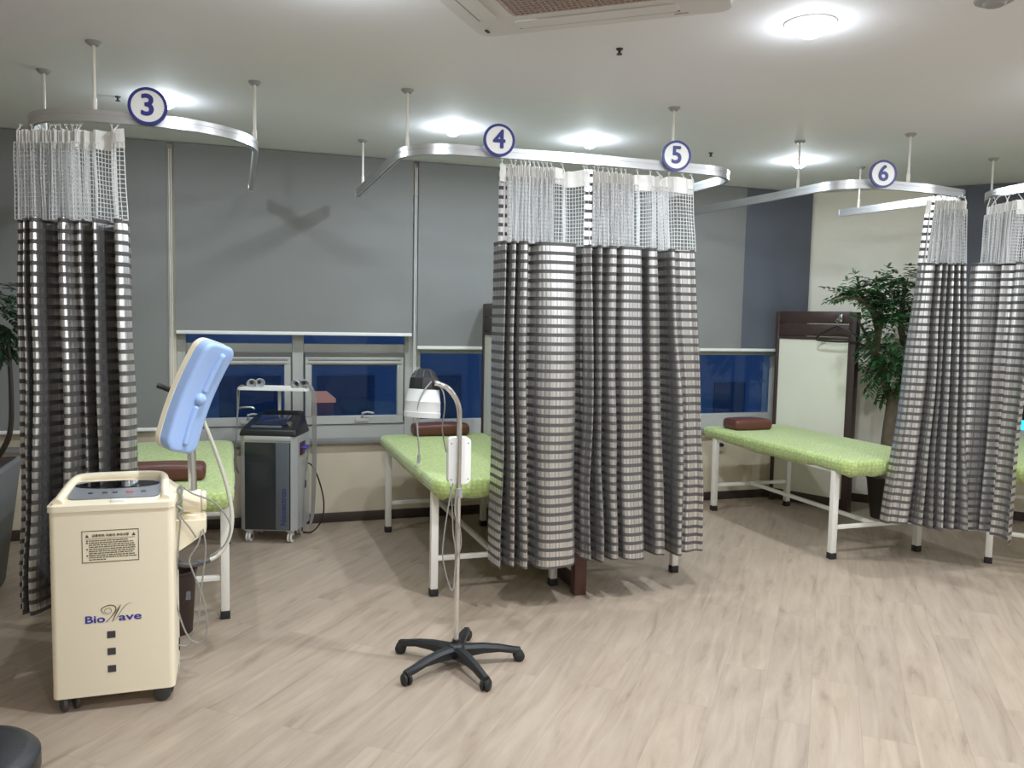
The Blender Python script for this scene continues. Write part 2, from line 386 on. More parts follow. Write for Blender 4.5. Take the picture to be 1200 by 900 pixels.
# windows: outer frame, transoms, sashes, panes, handles
FY = WY+.08
def bar(b, x0, x1, z0, z1, y=FY, d=.05): b.box(((x0+x1)/2, y+d/2, (z0+z1)/2), (x1-x0, d, z1-z0), bev=.003, seg=1)
b = B(); bar(b, -.36, -.30, .60, 2.4); bar(b, 1.215, 1.285, .60, 2.4); bar(b, -.30, 1.215, .60, .70); bar(b, -.30, 1.215, 2.34, 2.4)
bar(b, .405, .485, .70, 2.34, FY+.001); bar(b, -.30, .405, 1.225, 1.29, FY+.002); bar(b, .485, 1.215, 1.225, 1.29, FY+.002)
w1 = struct('window_1', b, 'alu_frame')
for x0, x1 in ((-.30, .405), (.485, 1.215)):
    b = B()
    for a, c, d, e in ((x0+.005, x1-.005, .705, .765), (x0+.005, x1-.005, 1.14, 1.22), (x0+.005, x0+.055, .765, 1.14), (x1-.055, x1-.005, .765, 1.14)): bar(b, a, c, d, e, FY-.012, .04)
    bar(b, x0+.03, x1-.03, 1.148, 1.16, FY-.02, .02); bar(b, x0+.02, x1-.02, 1.18, 1.19, FY-.016, .02)
    s = obj('sash', b, 'alu_frame', w1)
    b = B(); bar(b, x0+.004, x1-.004, 1.196, 1.226, FY-.016, .01); bar(b, x0+.03, x1-.03, 1.168, 1.176, FY-.0145, .01); bar(b, x1-.012, x1-.004, .72, 1.20, FY-.0145, .01); bar(b, x0+.004, x0+.012, .72, 1.20, FY-.0145, .01); bar(b, x0+.05, x1-.05, 1.13, 1.142, FY+.01, .01); obj('gasket', b, 'gasket', s)
    obj('pane', B().box(((x0+x1)/2, FY+.03, .953), (x1-x0-.1, .006, .39)), 'glass', w1, 0)
    xm = (x0+x1)/2
    b = B(); b.box((xm+.05, FY-.018, .735), (.1, .012, .03), bev=.003); b.cyl((xm+.05, FY-.02, .75), (xm+.05, FY-.045, .79), .007, seg=10); b.tube([(xm+.05, FY-.045, .785), (xm+.08, FY-.048, .795), (xm+.13, FY-.046, .787)], .007, 8)
    obj('handle', b, 'alu_frame', s)
    obj('pane', B().box((xm, FY+.03, 1.815), (x1-x0+.02, .006, 1.06)), 'glass', w1, 0)
def fixed_window(name, x0, x1, mids):
    b = B(); bar(b, x0, x0+.05, .60, 2.4); bar(b, x1-.06, x1, .60, 2.4); bar(b, x0+.05, x1-.06, .60, .725); bar(b, x0+.05, x1-.06, 2.34, 2.4); bar(b, x0+.05, x1-.06, 1.225, 1.275, FY+.001)
    for q in mids: bar(b, q-.035, q+.035, .725, 2.34, FY+.002)
    w = struct(name, b, 'alu_frame')
    ed = [x0+.05]+[v for q in mids for v in (q-.035, q+.035)]+[x1-.06]
    for a, c in zip(ed[::2], ed[1::2]):
        obj('pane', B().box(((a+c)/2, FY+.03, .975), (c-a+.01, .006, .51)), 'glass', w, 0)
        obj('pane', B().box(((a+c)/2, FY+.03, 1.81), (c-a+.01, .006, 1.07)), 'glass', w, 0)
    return w
fixed_window('window_2', 1.285, 2.76, [2.02]); fixed_window('window_3', 2.76, 4.50, [3.625])
b = B()
for u0, u1, z0, z1 in ((.93, .99, .63, 2.4), (2.7, 2.76, .63, 2.4), (.99, 2.7, .63, .70), (.99, 2.7, 2.34, 2.4), (.99, 2.7, .98, 1.03)): slant_box(b, u0, u1, .08, .13, z0, z1)
w4 = struct('window_4', b, 'alu_frame', ang=0)
b = B(); slant_box(b, .98, 2.71, .105, .111, .69, 2.35); obj('pane', b, 'glass', w4, 0)

# roller blinds
BG = 'roller blinds'
def blind(x0, x1, zb, label, chain=None, m='blind'):
    t = thing('roller_blind', label, 'roller blind', ((x0+x1)/2, WY-.035, zb), 0, None); w = (x1-x0)/2
    b = B(); nx = 24
    rows = []
    for z in (0.012, .3, .6, .9, 1.2, CZ-zb-.004):
        if z > CZ-zb: continue
        rows.append([b.bm.verts.new((-w+2*w*i/nx, .0025*math.sin(i*.55)*min(1, (CZ-zb-z)/.5), z)) for i in range(nx+1)])
    for p, q in zip(rows, rows[1:]):
        for i in range(nx): b.bm.faces.new((p[i], p[i+1], q[i+1], q[i]))
    f = obj('fabric', b, m, t, 0); s = f.modifiers.new('thickness', 'SOLIDIFY'); s.thickness = .0012
    obj('bottom_bar', B().box((0, -.001, 0), (2*w, .012, .024), bev=.004), 'blind_bar', t)
    if chain is not None:
        b = B(); zt = CZ-zb-.05; zl = chain-zb
        for dx in (-.006, .006): b.cyl((w+.02+dx, -.012, zl), (w+.02+dx, -.012, zt), .0028, seg=6)
        z = zl
        while z < zt:
            for dx in (-.006, .006): bmesh.ops.create_icosphere(b.bm, subdivisions=1, radius=.0042, matrix=Matrix.Translation((w+.02+dx, -.012, z)))
            z += .02
        obj('bead_chain', b, 'blind_bar', t)
    return t
blind(-1.98, -.40, .712, 'long grey roller blind reaching lowest, behind the left curtain and lime bed', 1.0)
blind(-.355, 1.245, 1.365, 'wide grey roller blind with crossed shadows above the double window', .95)
blind(1.285, 2.76, 1.272, 'grey roller blind partly hidden by the centre curtains', None)
blind(2.78, 4.045, 1.272, 'grey roller blind above the fixed window at the right-hand lime bed', None)
blind(4.046, 4.70, 1.272, 'narrow grey roller blind with painted-in shade next to the white corner wall', None, 'blind_shaded')
t = thing('roller_blind', 'grey roller blind with painted-in shade on the slanting wall, seen between the two right curtains', 'roller blind', slant(1.85, -.0, 1.27), math.atan2(DG.y, DG.x))
o = obj('fabric', B().box((0, .02, .67), (1.8, .002, 1.335), cuts=[(0, 12)]), 'blind_shaded', t); obj('bottom_bar', B().box((0, .02, 0), (1.8, .012, .024), bev=.004), 'blind_bar', t)

# ceiling fittings
LIGHTS = [(-.323, 4.827, 1), (1.242, 4.847, 1), (2.117, 4.842, 1), (3.689, 4.858, 1), (2.045, 2.666, 2), (.31, 2.78, 3), (3.75, 2.66, 0), (5.4, 2.6, 0),
          (.31, .6, 0), (2.05, .6, 0), (3.8, .6, 0), (5.4, .5, 0), (.31, -1.5, 0), (2.05, -1.5, 0), (3.8, -1.5, 0)]  # lamps of kind zero are out of view, added to fill the room with light
LN = {0: 'recessed ceiling downlight glowing near the left blind, behind the number three sign', 1: 'glowing recessed downlight above the rail left of number four',
      2: 'glowing recessed downlight above the rail between signs four and five', 3: 'glowing recessed downlight beside the left hanger rod of rail six',
      4: 'large glaring recessed downlight nearest the camera, right of the ceiling air conditioner'}
POW = 19.0
for i, (x, y, k) in enumerate(LIGHTS):
    big = 1.0 if k in (2, 3) else .72
    if i in LN:
        t = thing('recessed_downlight', LN[i], 'downlight', (x, y, CZ), 0, 'recessed ceiling downlights')
        obj('trim_ring', B().lathe([(.078*big, .0), (.094*big, .0), (.094*big, -.004), (.08*big, -.008), (.076*big, -.004), (.076*big, .0), (.078*big, .0)], 32), 'white_plastic', t)
        obj('diffuser', B().lathe([(0.0001, -.052), (.03*big, -.049), (.055*big, -.036), (.072*big, -.016), (.076*big, -.001), (0.0001, -.001)], 32), 'lens', t)
    pw = POW*({0: .95, 1: .72, 2: 1.75, 3: 1.3}[k])*(.7 if i == 0 else 1)
    for kind, share in (('AREA', .78 if k != 2 else .94), ('POINT', .22 if k != 2 else .06)):
        ld = bpy.data.lights.new('downlight_or_fill_lamp', kind); ld.color = (.86, .935, 1) if k != 1 else (.83, .92, 1); ld.energy = pw*share
        if kind == 'AREA': ld.shape = 'DISK'; ld.size = .11*big
        else: ld.shadow_soft_size = .03*big
        lo = bpy.data.objects.new('downlight_or_fill_lamp', ld); C.objects.link(lo); lo.location = (x, y, CZ-(.056 if kind == 'AREA' else .085))
for (x, y), lb in {(1.52, 3.196): 'small dark sprinkler head on the ceiling in front of the air conditioner', (-.557, 4.871): 'small dark sprinkler head above the left curtain rail', (3.005, 4.878): 'small dark sprinkler head on the ceiling right of sign five'}.items():
    t = thing('sprinkler_head', lb, 'sprinkler', (x, y, CZ), 0, 'ceiling sprinklers')
    obj('escutcheon', B().lathe([(.0001, -.006), (.012, -.006), (.014, -.003), (.015, 0), (.0001, 0)], 20), 'dark_slot', t)
    obj('nozzle', B().cyl((0, 0, -.005), (0, 0, -.022), .006, seg=10).cyl((0, 0, -.021), (0, 0, -.024), .012, seg=12), 'dark_slot', t)
t = thing('ceiling_detector', 'pale grey round detector flush on the ceiling in the top right corner', 'smoke detector', (2.47, 2.25, CZ))
obj('detector_base', B().lathe([(.0001, -.012), (.05, -.012), (.062, -.006), (.064, 0), (.0001, 0)], 32), 'grey_flange', t)
obj('detector_cap', B().lathe([(.0001, -.024), (.03, -.022), (.038, -.012), (.0001, -.012)], 24), 'grey_flange', t)

# cassette air conditioner, square to the building axis
A0 = Vector((.937, 3.207, 0)); ax = Vector((.777, -.629, 0)); ay = Vector((-.629, -.777, 0)); S = .95
ctr = A0+ax*S/2+ay*S/2
t = thing('ceiling_air_conditioner', 'white square cassette air conditioner recessed in the ceiling at the top edge', 'air conditioner', (ctr.x, ctr.y, CZ), math.atan2(ax.y, ax.x))
b = B().vbox((0, 0, -.012), (S, S, .024), .05, 6); g = b.bm
obj('fascia_panel', b, 'ac', t, 30)
b = B().vbox((0, 0, -.027), (.56, .56, .008), .04, 6); gr = obj('intake_grille', b, 'ac_grille', t, 30)
b = B()
for i in range(-13, 14): b.box((i*.02, 0, -.033), (.004, .54, .006)); b.box((0, i*.02, -.0335), (.54, .003, .005))
obj('grille_bars', b, 'ac_grille', gr, 0)
for k in range(4):
    m = Matrix.Rotation(k*PI/2, 4, 'Z')
    obj('louvre', B().vbox((0, .375, -.0265), (.6, .07, .005), .02, 4, mtx=m), 'ac', t)
    obj('air_slot', B().box((0, .415, -.0255), (.6, .006, .004), mtx=m), 'slot_grey', t, 0)
obj('status_light', B().box((-.43, .41, -.026), (.012, .03, .006), bev=.002), 'dark_slot', t)
obj('badge', B().box((.30, .445, -.025), (.05, .006, .002)), 'ac_grille', t, 0)

# ------------------------------------------------------------------ curtain rails, hanger rods, number signs
def arc_path(pts, rad):
    out = [Vector(pts[0])]
    for i in range(1, len(pts)-1):
        p, q, r = Vector(pts[i-1]), Vector(pts[i]), Vector(pts[i+1]); rr = rad[i-1] if isinstance(rad, (list, tuple)) else rad
        a = (p-q).normalized(); c = (r-q).normalized(); th = a.angle(c); d = rr/math.tan(th/2)
        s, e = q+a*d, q+c*d; ct = q+(a+c).normalized()*(rr/math.sin(th/2))
        v0 = s-ct; v1 = e-ct; tot = v0.angle(v1); sg = 1 if v0.cross(v1).z > 0 else -1
        for k in range(15): out.append(ct+Matrix.Rotation(sg*tot*k/14, 3, 'Z') @ v0)
    out.append(Vector(pts[-1])); return out
RZ = 2.31
def rail(label, pts, rad, rods):
    t = thing('curtain_rail', label, 'curtain rail', (pts[0][0], pts[0][1], RZ)); o = Vector((pts[0][0], pts[0][1], 0))
    path = [p-o for p in arc_path([(x, y, 0) for x, y in pts], rad)]
    obj('track', B().sweep(path, .024, .05, 0), 'alu', t, 50)
    for e, q in ((path[0], path[1]), (path[-1], path[-2])):
        d = (e-q).normalized(); a = math.atan2(d.y, d.x)
        obj('end_cap', B().box((0, 0, 0), (.006, .028, .054), mtx=Matrix.Translation(e+d*.003) @ Matrix.Rotation(a, 4, 'Z'), bev=.002), 'alu', t)
    for x, y in rods:
        r = obj('hanger_rod', B().cyl((x-o.x, y-o.y, .025), (x-o.x, y-o.y, CZ-RZ-.012), .0065, seg=12).cyl((x-o.x, y-o.y, .02), (x-o.x, y-o.y, .075), .0095, seg=12), 'white_metal', t)
        obj('ceiling_flange', B().lathe([(.0001, -.016), (.02, -.016), (.031, -.006), (.032, 0), (.0001, 0)], 24, Matrix.Translation((x-o.x, y-o.y, CZ-RZ))), 'grey_flange', r)
    return t
rail('silver curved curtain rail carrying number three above the left curtain', [(-.83, 5.6), (-.83, 3.93), (.115, 3.92), (.12, 5.72)], [.3, .43], [(-.827, 4.483), (-.539, 3.935), (.112, 4.3)])
rail('long silver curtain rail with numbers four and five over the centre curtains', [(.80, 5.67), (.80, 4.00), (1.7, 3.94), (2.66, 3.95), (2.665, 5.45)], [.26, 3, .27], [(.80, 5.427), (.83, 4.15), (2.2, 3.945)])
rail('silver curtain rail with number six on the right, above the lime bed', [(3.21, 5.62), (3.3, 4.6), (3.33, 3.94), (3.9, 3.93), (4.32, 4.02), (4.21, 5.05)], [2, .24, .6, .13], [(3.30, 4.35), (4.225, 4.88), (3.75, 3.935)])
rail('silver curtain rail cut off by the right edge of the photo', [(5.35, 4.72), (4.40, 3.99), (4.30, 3.36), (5.0, 2.6)], [.36, .3], [(4.775, 4.28), (4.55, 3.09)])
def sign(n, x, y, rz, label, dz=0):
    t = thing('number_sign', label, 'number sign', (x, y, 2.36+dz), rz)
    m = Matrix.Rotation(PI/2, 4, 'X')
    obj('plate', B().lathe([(.0001, .005), (.068, .005), (.068, -.002), (.0001, -.002)], 48, m), 'white_plastic', t)
    obj('rim', B().lathe([(.0655, .0065), (.0775, .0065), (.0785, .003), (.0785, -.003), (.0655, -.003), (.0655, .0065)], 48, m), 'navy', t)
    text('numeral', n, .122, 'navy', t, (0, -.0065, 0), fat=.0032)
    obj('clip', B().box((0, .006, -.03), (.03, .012, .03), bev=.002), 'alu', t)
sign('3', -.33, 3.885, -.05, 'round white sign with navy number 3 on the left curtain rail')
sign('4', 1.235, 3.918, -.1, 'round white sign with navy number 4 on the centre rail')
sign('5', 2.2, 3.905, -.2, 'round white sign with navy number 5 near the bend of the centre rail')
sign('6', 3.52, 3.885, -.30, 'round white sign with navy number 6 on the right rail')

# ------------------------------------------------------------------ curtains
def curtain(label, topL, topR, botL, botR, folds, zbot, net_folds, hook_a, amp=(1.0, 1.6), hem=True, seed=1, znet=1.885, ztop=2.272, sway=.0, top_amp=1.0, droop=.0):
    rr = random.Random(seed)
    topL, topR, botL, botR = (Vector((p[0], p[1], 0)) for p in (topL, topR, botL, botR))
    base = (topL+topR)/2
    t = thing('privacy_curtain', label, 'curtain', (base.x, base.y, zbot))
    nrm = Vector((topR.y-topL.y, -(topR.x-topL.x), 0)).normalized()
    if nrm.y > 0: nrm = -nrm
    def P(a, d, z, am):
        f = (ztop-z)/(ztop-zbot); L = topL.lerp(botL, f); Q = topR.lerp(botR, f)
        p = L.lerp(Q, a)+nrm*(d*(am if d > 0 else min(am, .95))); return Vector((p.x-base.x, p.y-base.y, z-zbot))
    sp = spline([Vector((a, d*1.9 if d < -.045 else d, 0)) for a, d in folds], 12)
    W = (botR-botL).length
    u = [0.0]
    for p, q in zip(sp, sp[1:]): u.append(u[-1]+math.hypot((q.x-p.x)*W, q.y-p.y))
    b = B(); uvl = b.bm.loops.layers.uv.new('UVMap'); rows = []; NZ = 46
    for k in range(NZ+1):
        z = znet+(zbot-znet)*k/NZ; f = k/NZ; row = []; am = amp[0]+(amp[1]-amp[0])*f
        for i, p in enumerate(sp):
            w1 = .012*noise.noise(Vector((u[i]*3.1+seed*9, z*1.3, 0)))*(1+f)
            w2 = .016*noise.noise(Vector((u[i]*5.0+seed*5, z*1.9, 4)))*(.4+f)
            da = sway*math.sin(z*2.1+p.x*5+seed)*f
            v = P(p.x+w1/max(W, .1)+da, p.y+w2, z, am)
            if k == NZ: v.z += .008*math.sin(u[i]*9+seed)
            v.z -= droop*f*math.sin(PI*p.x)
            row.append((b.bm.verts.new(v), u[i], z))
        rows.append(row)
    for r0, r1 in zip(rows, rows[1:]):
        for i in range(len(sp)-1):
            q = (r0[i], r1[i], r1[i+1], r0[i+1]); fc = b.bm.faces.new([x[0] for x in q])
            for lp, x in zip(fc.loops, q): lp[uvl].uv = (x[1], x[2])
    f = obj('cloth', b, 'cloth', t, 0, recalc=False)
    f.data.polygons.foreach_set('use_smooth', [True]*len(f.data.polygons))
    # bottom hem: doubled cloth
    b = B(); uvl = b.bm.loops.layers.uv.new('UVMap')
    prev = None
    for i in range(len(sp)):
        c = rows[-1][i][0]
    # net
    ns = spline([Vector((a, d, 0)) for a, d in net_folds], 8)
    Wt = (topR-topL).length; un = [0.0]
    for p, q in zip(ns, ns[1:]): un.append(un[-1]+math.hypot((q.x-p.x)*Wt, q.y-p.y))
    step = .0185; n = int(un[-1]/step); cols = []; j = 0
    for k in range(n+1):
        s_ = k*step
        while j < len(un)-2 and un[j+1] < s_: j += 1
        q = (s_-un[j])/max(1e-6, un[j+1]-un[j]); cols.append(ns[j].lerp(ns[j+1], min(1, q)))
    zt = ztop-.068
    b = B(); nz = 17; grid = []
    for k in range(nz+1):
        z = zt+(znet-.006-zt)*k/nz; row = []
        for i, p in enumerate(cols):
            w1 = .010*noise.noise(Vector((i*.21+seed, z*4, 1))); w2 = .010*noise.noise(Vector((i*.3+seed, z*4, 7)))
            row.append(b.bm.verts.new(P(p.x+w1/Wt*.6, p.y+w2, z, top_amp)))
        grid.append(row)
    first = 2 if hem else 0
    for r0, r1 in zip(grid, grid[1:]):
        for i in range(first, len(cols)-1): b.bm.faces.new((r0[i], r1[i], r1[i+1], r0[i+1]))
    bmesh.ops.delete(b.bm, geom=[v for v in b.bm.verts if not v.link_faces], context='VERTS')
    o = obj('net', b, 'net', t, 0, recalc=False)
    w = o.modifiers.new('threads', 'WIREFRAME'); w.thickness = .005; w.use_even_offset = False; w.use_boundary = True
    # heading tape
    b = B(); rows2 = []
    dense = [(max(q.x for q in cols[max(0, i-6):i+7])-min(q.x for q in cols[max(0, i-6):i+7]))*Wt < .13 for i in range(len(cols))]
    dz = [ztop-.012+.006*noise.noise(Vector((i*.1+seed*3, 0, 0)))*2 for i in range(len(cols))]
    for k in range(5):
        row = []
        for i, p in enumerate(cols):
            z = dz[i]-(.082)*k/4; row.append(b.bm.verts.new(P(p.x, (p.y*.5 if dense[i] else p.y)+.006+.004*noise.noise(Vector((i*.4, k*.7, seed))), z, top_amp)))
        rows2.append(row)
    for r0, r1 in zip(rows2, rows2[1:]):
        for i in range(len(cols)-1): b.bm.faces.new((r0[i], r1[i], r1[i+1], r0[i+1]))
    o = obj('heading_tape', b, 'tape', t, 0, recalc=False); s = o.modifiers.new('thickness', 'SOLIDIFY'); s.thickness = .002
    if hem:
        b = B(); uvl = b.bm.loops.layers.uv.new('UVMap'); a0 = net_folds[0][0]; hw = .045/Wt; prev = None; K = 20
        for k in range(K+1):
            z = ztop-.005+(znet-.02-ztop)*k/K
            vs = [b.bm.verts.new(P(a0+hw*h, net_folds[0][1]+.004+.008*h, z, 1)) for h in (0, .5, 1)]
            if prev:
                for h in (0, 1):
                    fc = b.bm.faces.new((prev[h], vs[h], vs[h+1], prev[h+1]))
                    for lp, (uu, zz) in zip(fc.loops, ((h*.022, pz), (h*.022, z), (h*.022+.022, z), (h*.022+.022, pz))): lp[uvl].uv = (uu, zz)
            prev = vs; pz = z
        o = obj('side_hem', b, 'cloth', t, 0, recalc=False); s = o.modifiers.new('thickness', 'SOLIDIFY'); s.thickness = .002
    for a in hook_a:
        i = min(range(len(cols)), key=lambda i: abs(cols[i].x-a)); p = P(cols[i].x, cols[i].y, dz[i]-.02, top_amp)
        q = P(cols[i].x, 0, ztop, 1); zt_ = RZ-.024-zbot
        obj('hook', B().tube([p, p+Vector((0, 0, .012)), (p*.3+q*.7).xy.to_3d()+Vector((0, 0, zt_-.014)), q.xy.to_3d()+Vector((0, 0, zt_))], .0028, 6, 4).box(q.xy.to_3d()+Vector((0, 0, zt_-.002)), (.012, .006, .006)), 'white_plastic', t)
    return t

def pleats(a0, a1, n, d, jit=.3, seed=0):
    rr = random.Random(seed); out = []
    for i in range(n):
        a = a0+(a1-a0)*(i+.5)/n; out.append((a+(a1-a0)/n*rr.uniform(-.2, .2), (d if i % 2 else -d)*(1+rr.uniform(-jit, jit))))
    return out
GC = 'striped privacy curtains'
# left curtain, wrapped round the corner of rail three
curtain('grey striped net-topped curtain gathered at the left, behind the cream machine',
        (-.875, 4.13), (-.43, 3.925), (-.855, 3.96), (-.365, 3.77),
        [(0, -.04), (.03, .02), (.08, .0), (.11, .03), (.14, .05), (.165, -.03), (.19, .05), (.25, .055), (.29, -.03), (.36, -.055), (.40, -.02), (.44, .045), (.5, .05), (.54, -.01), (.58, .02), (.62, .02), (.66, -.048), (.70, -.04), (.73, .04), (.77, .045), (.80, -.048), (.86, -.065), (.90, -.046), (.92, .035), (.98, .04), (1.0, .0)],
        .225, [(.02, .0)]+pleats(.03, .47, 40, .036, seed=3)+pleats(.46, .72, 7, .045, seed=4)+[(.76, .03), (.80, -.05), (.86, -.055), (.91, .02), (.97, .035), (1.05, .02)],
        [.05, .15, .25, .33, .37, .41, .47, .53, .57, .61, .89, .97], seed=3, hem=False)
# centre left curtain
curtain('striped net-topped curtain left of the centre gap, below number four',
        (1.265, 3.99), (1.72, 3.985), (1.27, 3.965), (1.75, 3.955),
        [(0, -.06), (.02, .02), (.05, .03), (.08, -.04), (.11, .035), (.15, .045), (.185, -.03), (.22, .045), (.28, .06), (.33, .01), (.37, -.035), (.42, .045), (.5, .07), (.62, .075), (.74, .07), (.82, .055), (.86, .03), (.885, -.03), (.92, -.06), (.97, -.05), (1.0, -.03), (1.04, -.02)],
        .235, [(.0, -.02), (.05, .01)]+pleats(.08, .62, 44, .036, seed=5)+[(.66, .04), (.72, .03), (.80, -.05), (.88, -.07), (.95, -.02), (1.0, .02)],
        [.03, .12, .18, .24, .29, .34, .39, .44, .49, .54, .59, .72, .98], seed=11, hem=True)
# centre right curtain
curtain('striped net-topped curtain right of the centre gap, below number five',
        (1.715, 3.985), (2.345, 3.985), (1.74, 3.965), (2.485, 3.985),
        [(0, .0), (.02, .02), (.05, .04), (.075, -.05), (.10, .03), (.13, .045), (.16, -.04), (.19, .045), (.24, .055), (.27, -.01), (.30, .05), (.38, .06), (.46, .055), (.48, .02), (.50, -.06), (.535, -.06), (.555, .02), (.60, .04), (.63, .035), (.66, -.06), (.70, -.075), (.73, -.05), (.75, .04), (.79, .05), (.82, .01), (.86, .03), (.93, .03), (.97, .045), (1.0, .02)],
        .235, [(.0, .0), (.04, .015)]+pleats(.06, .44, 44, .036, seed=8)+[(.47, .03), (.52, -.05), (.58, -.05), (.62, .03)]+pleats(.63, .78, 5, .045, seed=9)+[(.8, .03), (.88, .035), (.95, .03), (1.0, .02)],
        [.02, .09, .13, .17, .21, .25, .29, .33, .37, .48, .60, .67, .78, .90, .99], seed=21, hem=True)
# right pair
curtain('striped net-topped curtain with a wide flared hem below number six',
        (3.985, 4.02), (4.215, 3.95), (3.85, 4.11), (4.19, 3.78),
        [(0, .0), (.04, .04), (.12, .03), (.22, .04), (.32, .025), (.36, -.03), (.40, .03), (.45, .04), (.49, -.03), (.53, .03), (.57, .035), (.60, -.03), (.64, .03), (.69, .035), (.73, -.03), (.77, .03), (.82, .035), (.86, -.025), (.9, .03), (.95, .035), (1.0, -.01)],
        .275, [(-.02, .0), (.08, .02)]+pleats(.14, .92, 36, .034, seed=12)+[(.96, .01), (1.0, .0)],
        [.1, .2, .35, .5, .65, .8, .95], seed=31, hem=True, amp=(.9, 1.4))
curtain('striped net-topped curtain at the right edge of the photo',
        (4.40, 3.97), (4.23, 3.42), (4.31, 3.91), (4.20, 3.49),
        [(0, .0), (.04, .03), (.08, .0), (.12, -.06), (.2, -.07), (.27, -.05), (.31, .03), (.36, .04), (.40, -.02), (.44, .03), (.5, .04), (.56, .01), (.62, .03), (.7, .04), (.8, .03), (.9, .02), (1.0, -.03)],
        .27, [(-.02, .0), (.03, .02)]+pleats(.06, .55, 44, .034, seed=13)+[(.58, .03), (.7, .035), (.82, .02), (.9, .03), (1.0, .0)],
        [.05, .12, .2, .3, .4, .5, .6, .8], ztop=2.25, seed=41, hem=False, amp=(.9, 1.4))

# ------------------------------------------------------------------ treatment beds
def bed():
    t = thing('treatment_bed', 'lime-covered treatment bed on white legs at the right, beside the free-standing screen', 'treatment bed', (3.985, 4.98, 0))
    for sx in (-1, 1):
        for sy in (-1, 1):
            x, y = sx*.345, sy*.69
            l = obj('leg', B().box((x, y, .31), (.04, .04, .54), bev=.003), 'white_metal', t)
            obj('rubber_foot', B().box((x, y, .02), (.046, .046, .04), bev=.004), 'black_rubber', l)
    b = B()
    for sy in (-1, 1): b.box((0, sy*.69, .205), (.65, .025, .025), bev=.002)
    b.box((0, 0, .205), (.025, 1.36, .025), bev=.002); obj('stretcher', b, 'white_metal', t)
    b = B()
    for sx in (-1, 1): b.box((sx*.335, 0, .575), (.04, 1.46, .03), bev=.002)
    for yy in (-.71, 0, .71): b.box((0, yy, .575), (.63, .035, .029))
    obj('frame', b, 'white_metal', t)
    W, Lh, rc = .388, .862, .075
    per = []                                             # rounded outline, evenly stepped
    for cx, cy, a0 in ((1, 1, 0), (-1, 1, 90), (-1, -1, 180), (1, -1, 270)):
        for k in range(9):
            a = math.radians(a0+90*k/8); per.append((Vector((cx*(W-rc)+rc*math.cos(a), cy*(Lh-rc)+rc*math.sin(a), 0)), Vector((math.cos(a), math.sin(a), 0))))
    full = []
    for i, (p, n) in enumerate(per):
        p2, n2 = per[(i+1) % len(per)]; m_ = max(1, int((p2-p).length/.014))
        for k in range(m_): full.append((p.lerp(p2, k/m_), n.lerp(n2, k/m_).normalized()))
    g = B(); rings = []
    prof = [(-.026, .660, 0), (-.010, .655, .1), (-.001, .642, .25), (.002, .625, .5), (-.002, .603, .8), (-.012, .582, 1), (-.030, .563, 1.2), (-.055, .556, 1.1), (-.075, .558, .6)]
    for f in (.0, .3, .6, .85): rings.append([g.bm.verts.new((p.x*f, p.y*f, .662+.0045*noise.noise(Vector((p.x*f*5, p.y*f*5, 1))))) for p, n in full] if f else None)
    for o_, z, k in prof:
        row = []
        for i, (p, n) in enumerate(full):
            w1 = noise.noise(Vector((p.x*26, p.y*26, z*7))); w2 = noise.noise(Vector((p.x*9, p.y*9, 5+z*3))); w3 = noise.noise(Vector((p.x*3.5, p.y*3.5, 9)))
            q = p+n*(o_+k*(.0055*w1+.008*w2)); q.z = z+k*(.004*w1+.012*w2+.014*w3) if k > .3 else z
            row.append(g.bm.verts.new(q))
        rings.append(row)
    c0 = g.bm.verts.new((0, 0, .662)); n_ = len(full)
    for i in range(n_): g.bm.faces.new((c0, rings[1][i], rings[1][(i+1) % n_]))
    for r0, r1 in zip(rings[1:], rings[2:]):
        for i in range(n_): g.bm.faces.new((r0[i], r1[i], r1[(i+1) % n_], r0[(i+1) % n_]))
    g.bm.faces.new(rings[-1])
    obj('fitted_cover', g, 'terry', t, 75)
    return t
bd = bed()
dup(bd, (1.365, 4.96, 0), 0, 'lime-covered treatment bed left of the centre curtains, behind the lamp stand')
dup(bd, (-.385, 4.91, 0), 0, 'lime-covered treatment bed behind the cream machine and left curtain')
dup(bd, (2.16, 5.0, 0), 0, 'treatment bed hidden behind the centre curtains, only a white leg showing')
BA = math.atan2(DG.y, DG.x)
fl = Vector((4.535, 3.915, 0)); rotm = Matrix.Rotation(BA, 3, 'Z')
dup(bd, fl-rotm @ Vector((-.345, -.74, 0)), BA, 'treatment bed at the right edge, mostly behind the end curtain')

def pillow(label, loc, rz, w, d, h):
    g = B().box((0, 0, h/2), (w, d, h), bev=h*.32, seg=4, cuts=[(0, 8), (1, 4)])
    for v in g.bm.verts: v.co.z = v.co.z*(1-.1*(2*v.co.x/w)**2)+.003*noise.noise(v.co*14)*(1 if v.co.z > .02 else 0)
    t = thing('bolster_pillow', label, 'pillow', loc, rz)
    obj('cover', g, 'pillow', t, 60)
    b = B()
    for sx in (-1, 1): b.tube([(sx*(w/2-.012), -d*.42, h*.18), (sx*(w/2-.006), -d*.44, h*.5), (sx*(w/2-.012), -d*.36, h*.86), (sx*(w/2-.012), d*.36, h*.86)], .0022, 6)
    obj('piping', b, 'pillow', t)
TOP = .662
pillow('brown vinyl bolster on the bed behind the cream machine', (-.365, 4.43, TOP), 0, .47, .17, .088)
pillow('brown vinyl bolster at the window end of the centre left bed', (1.40, 5.72, TOP), 0, .40, .17, .088)
pillow('brown vinyl bolster at the window end of the right bed', (3.86, 5.58, TOP), 0, .34, .20, .09)

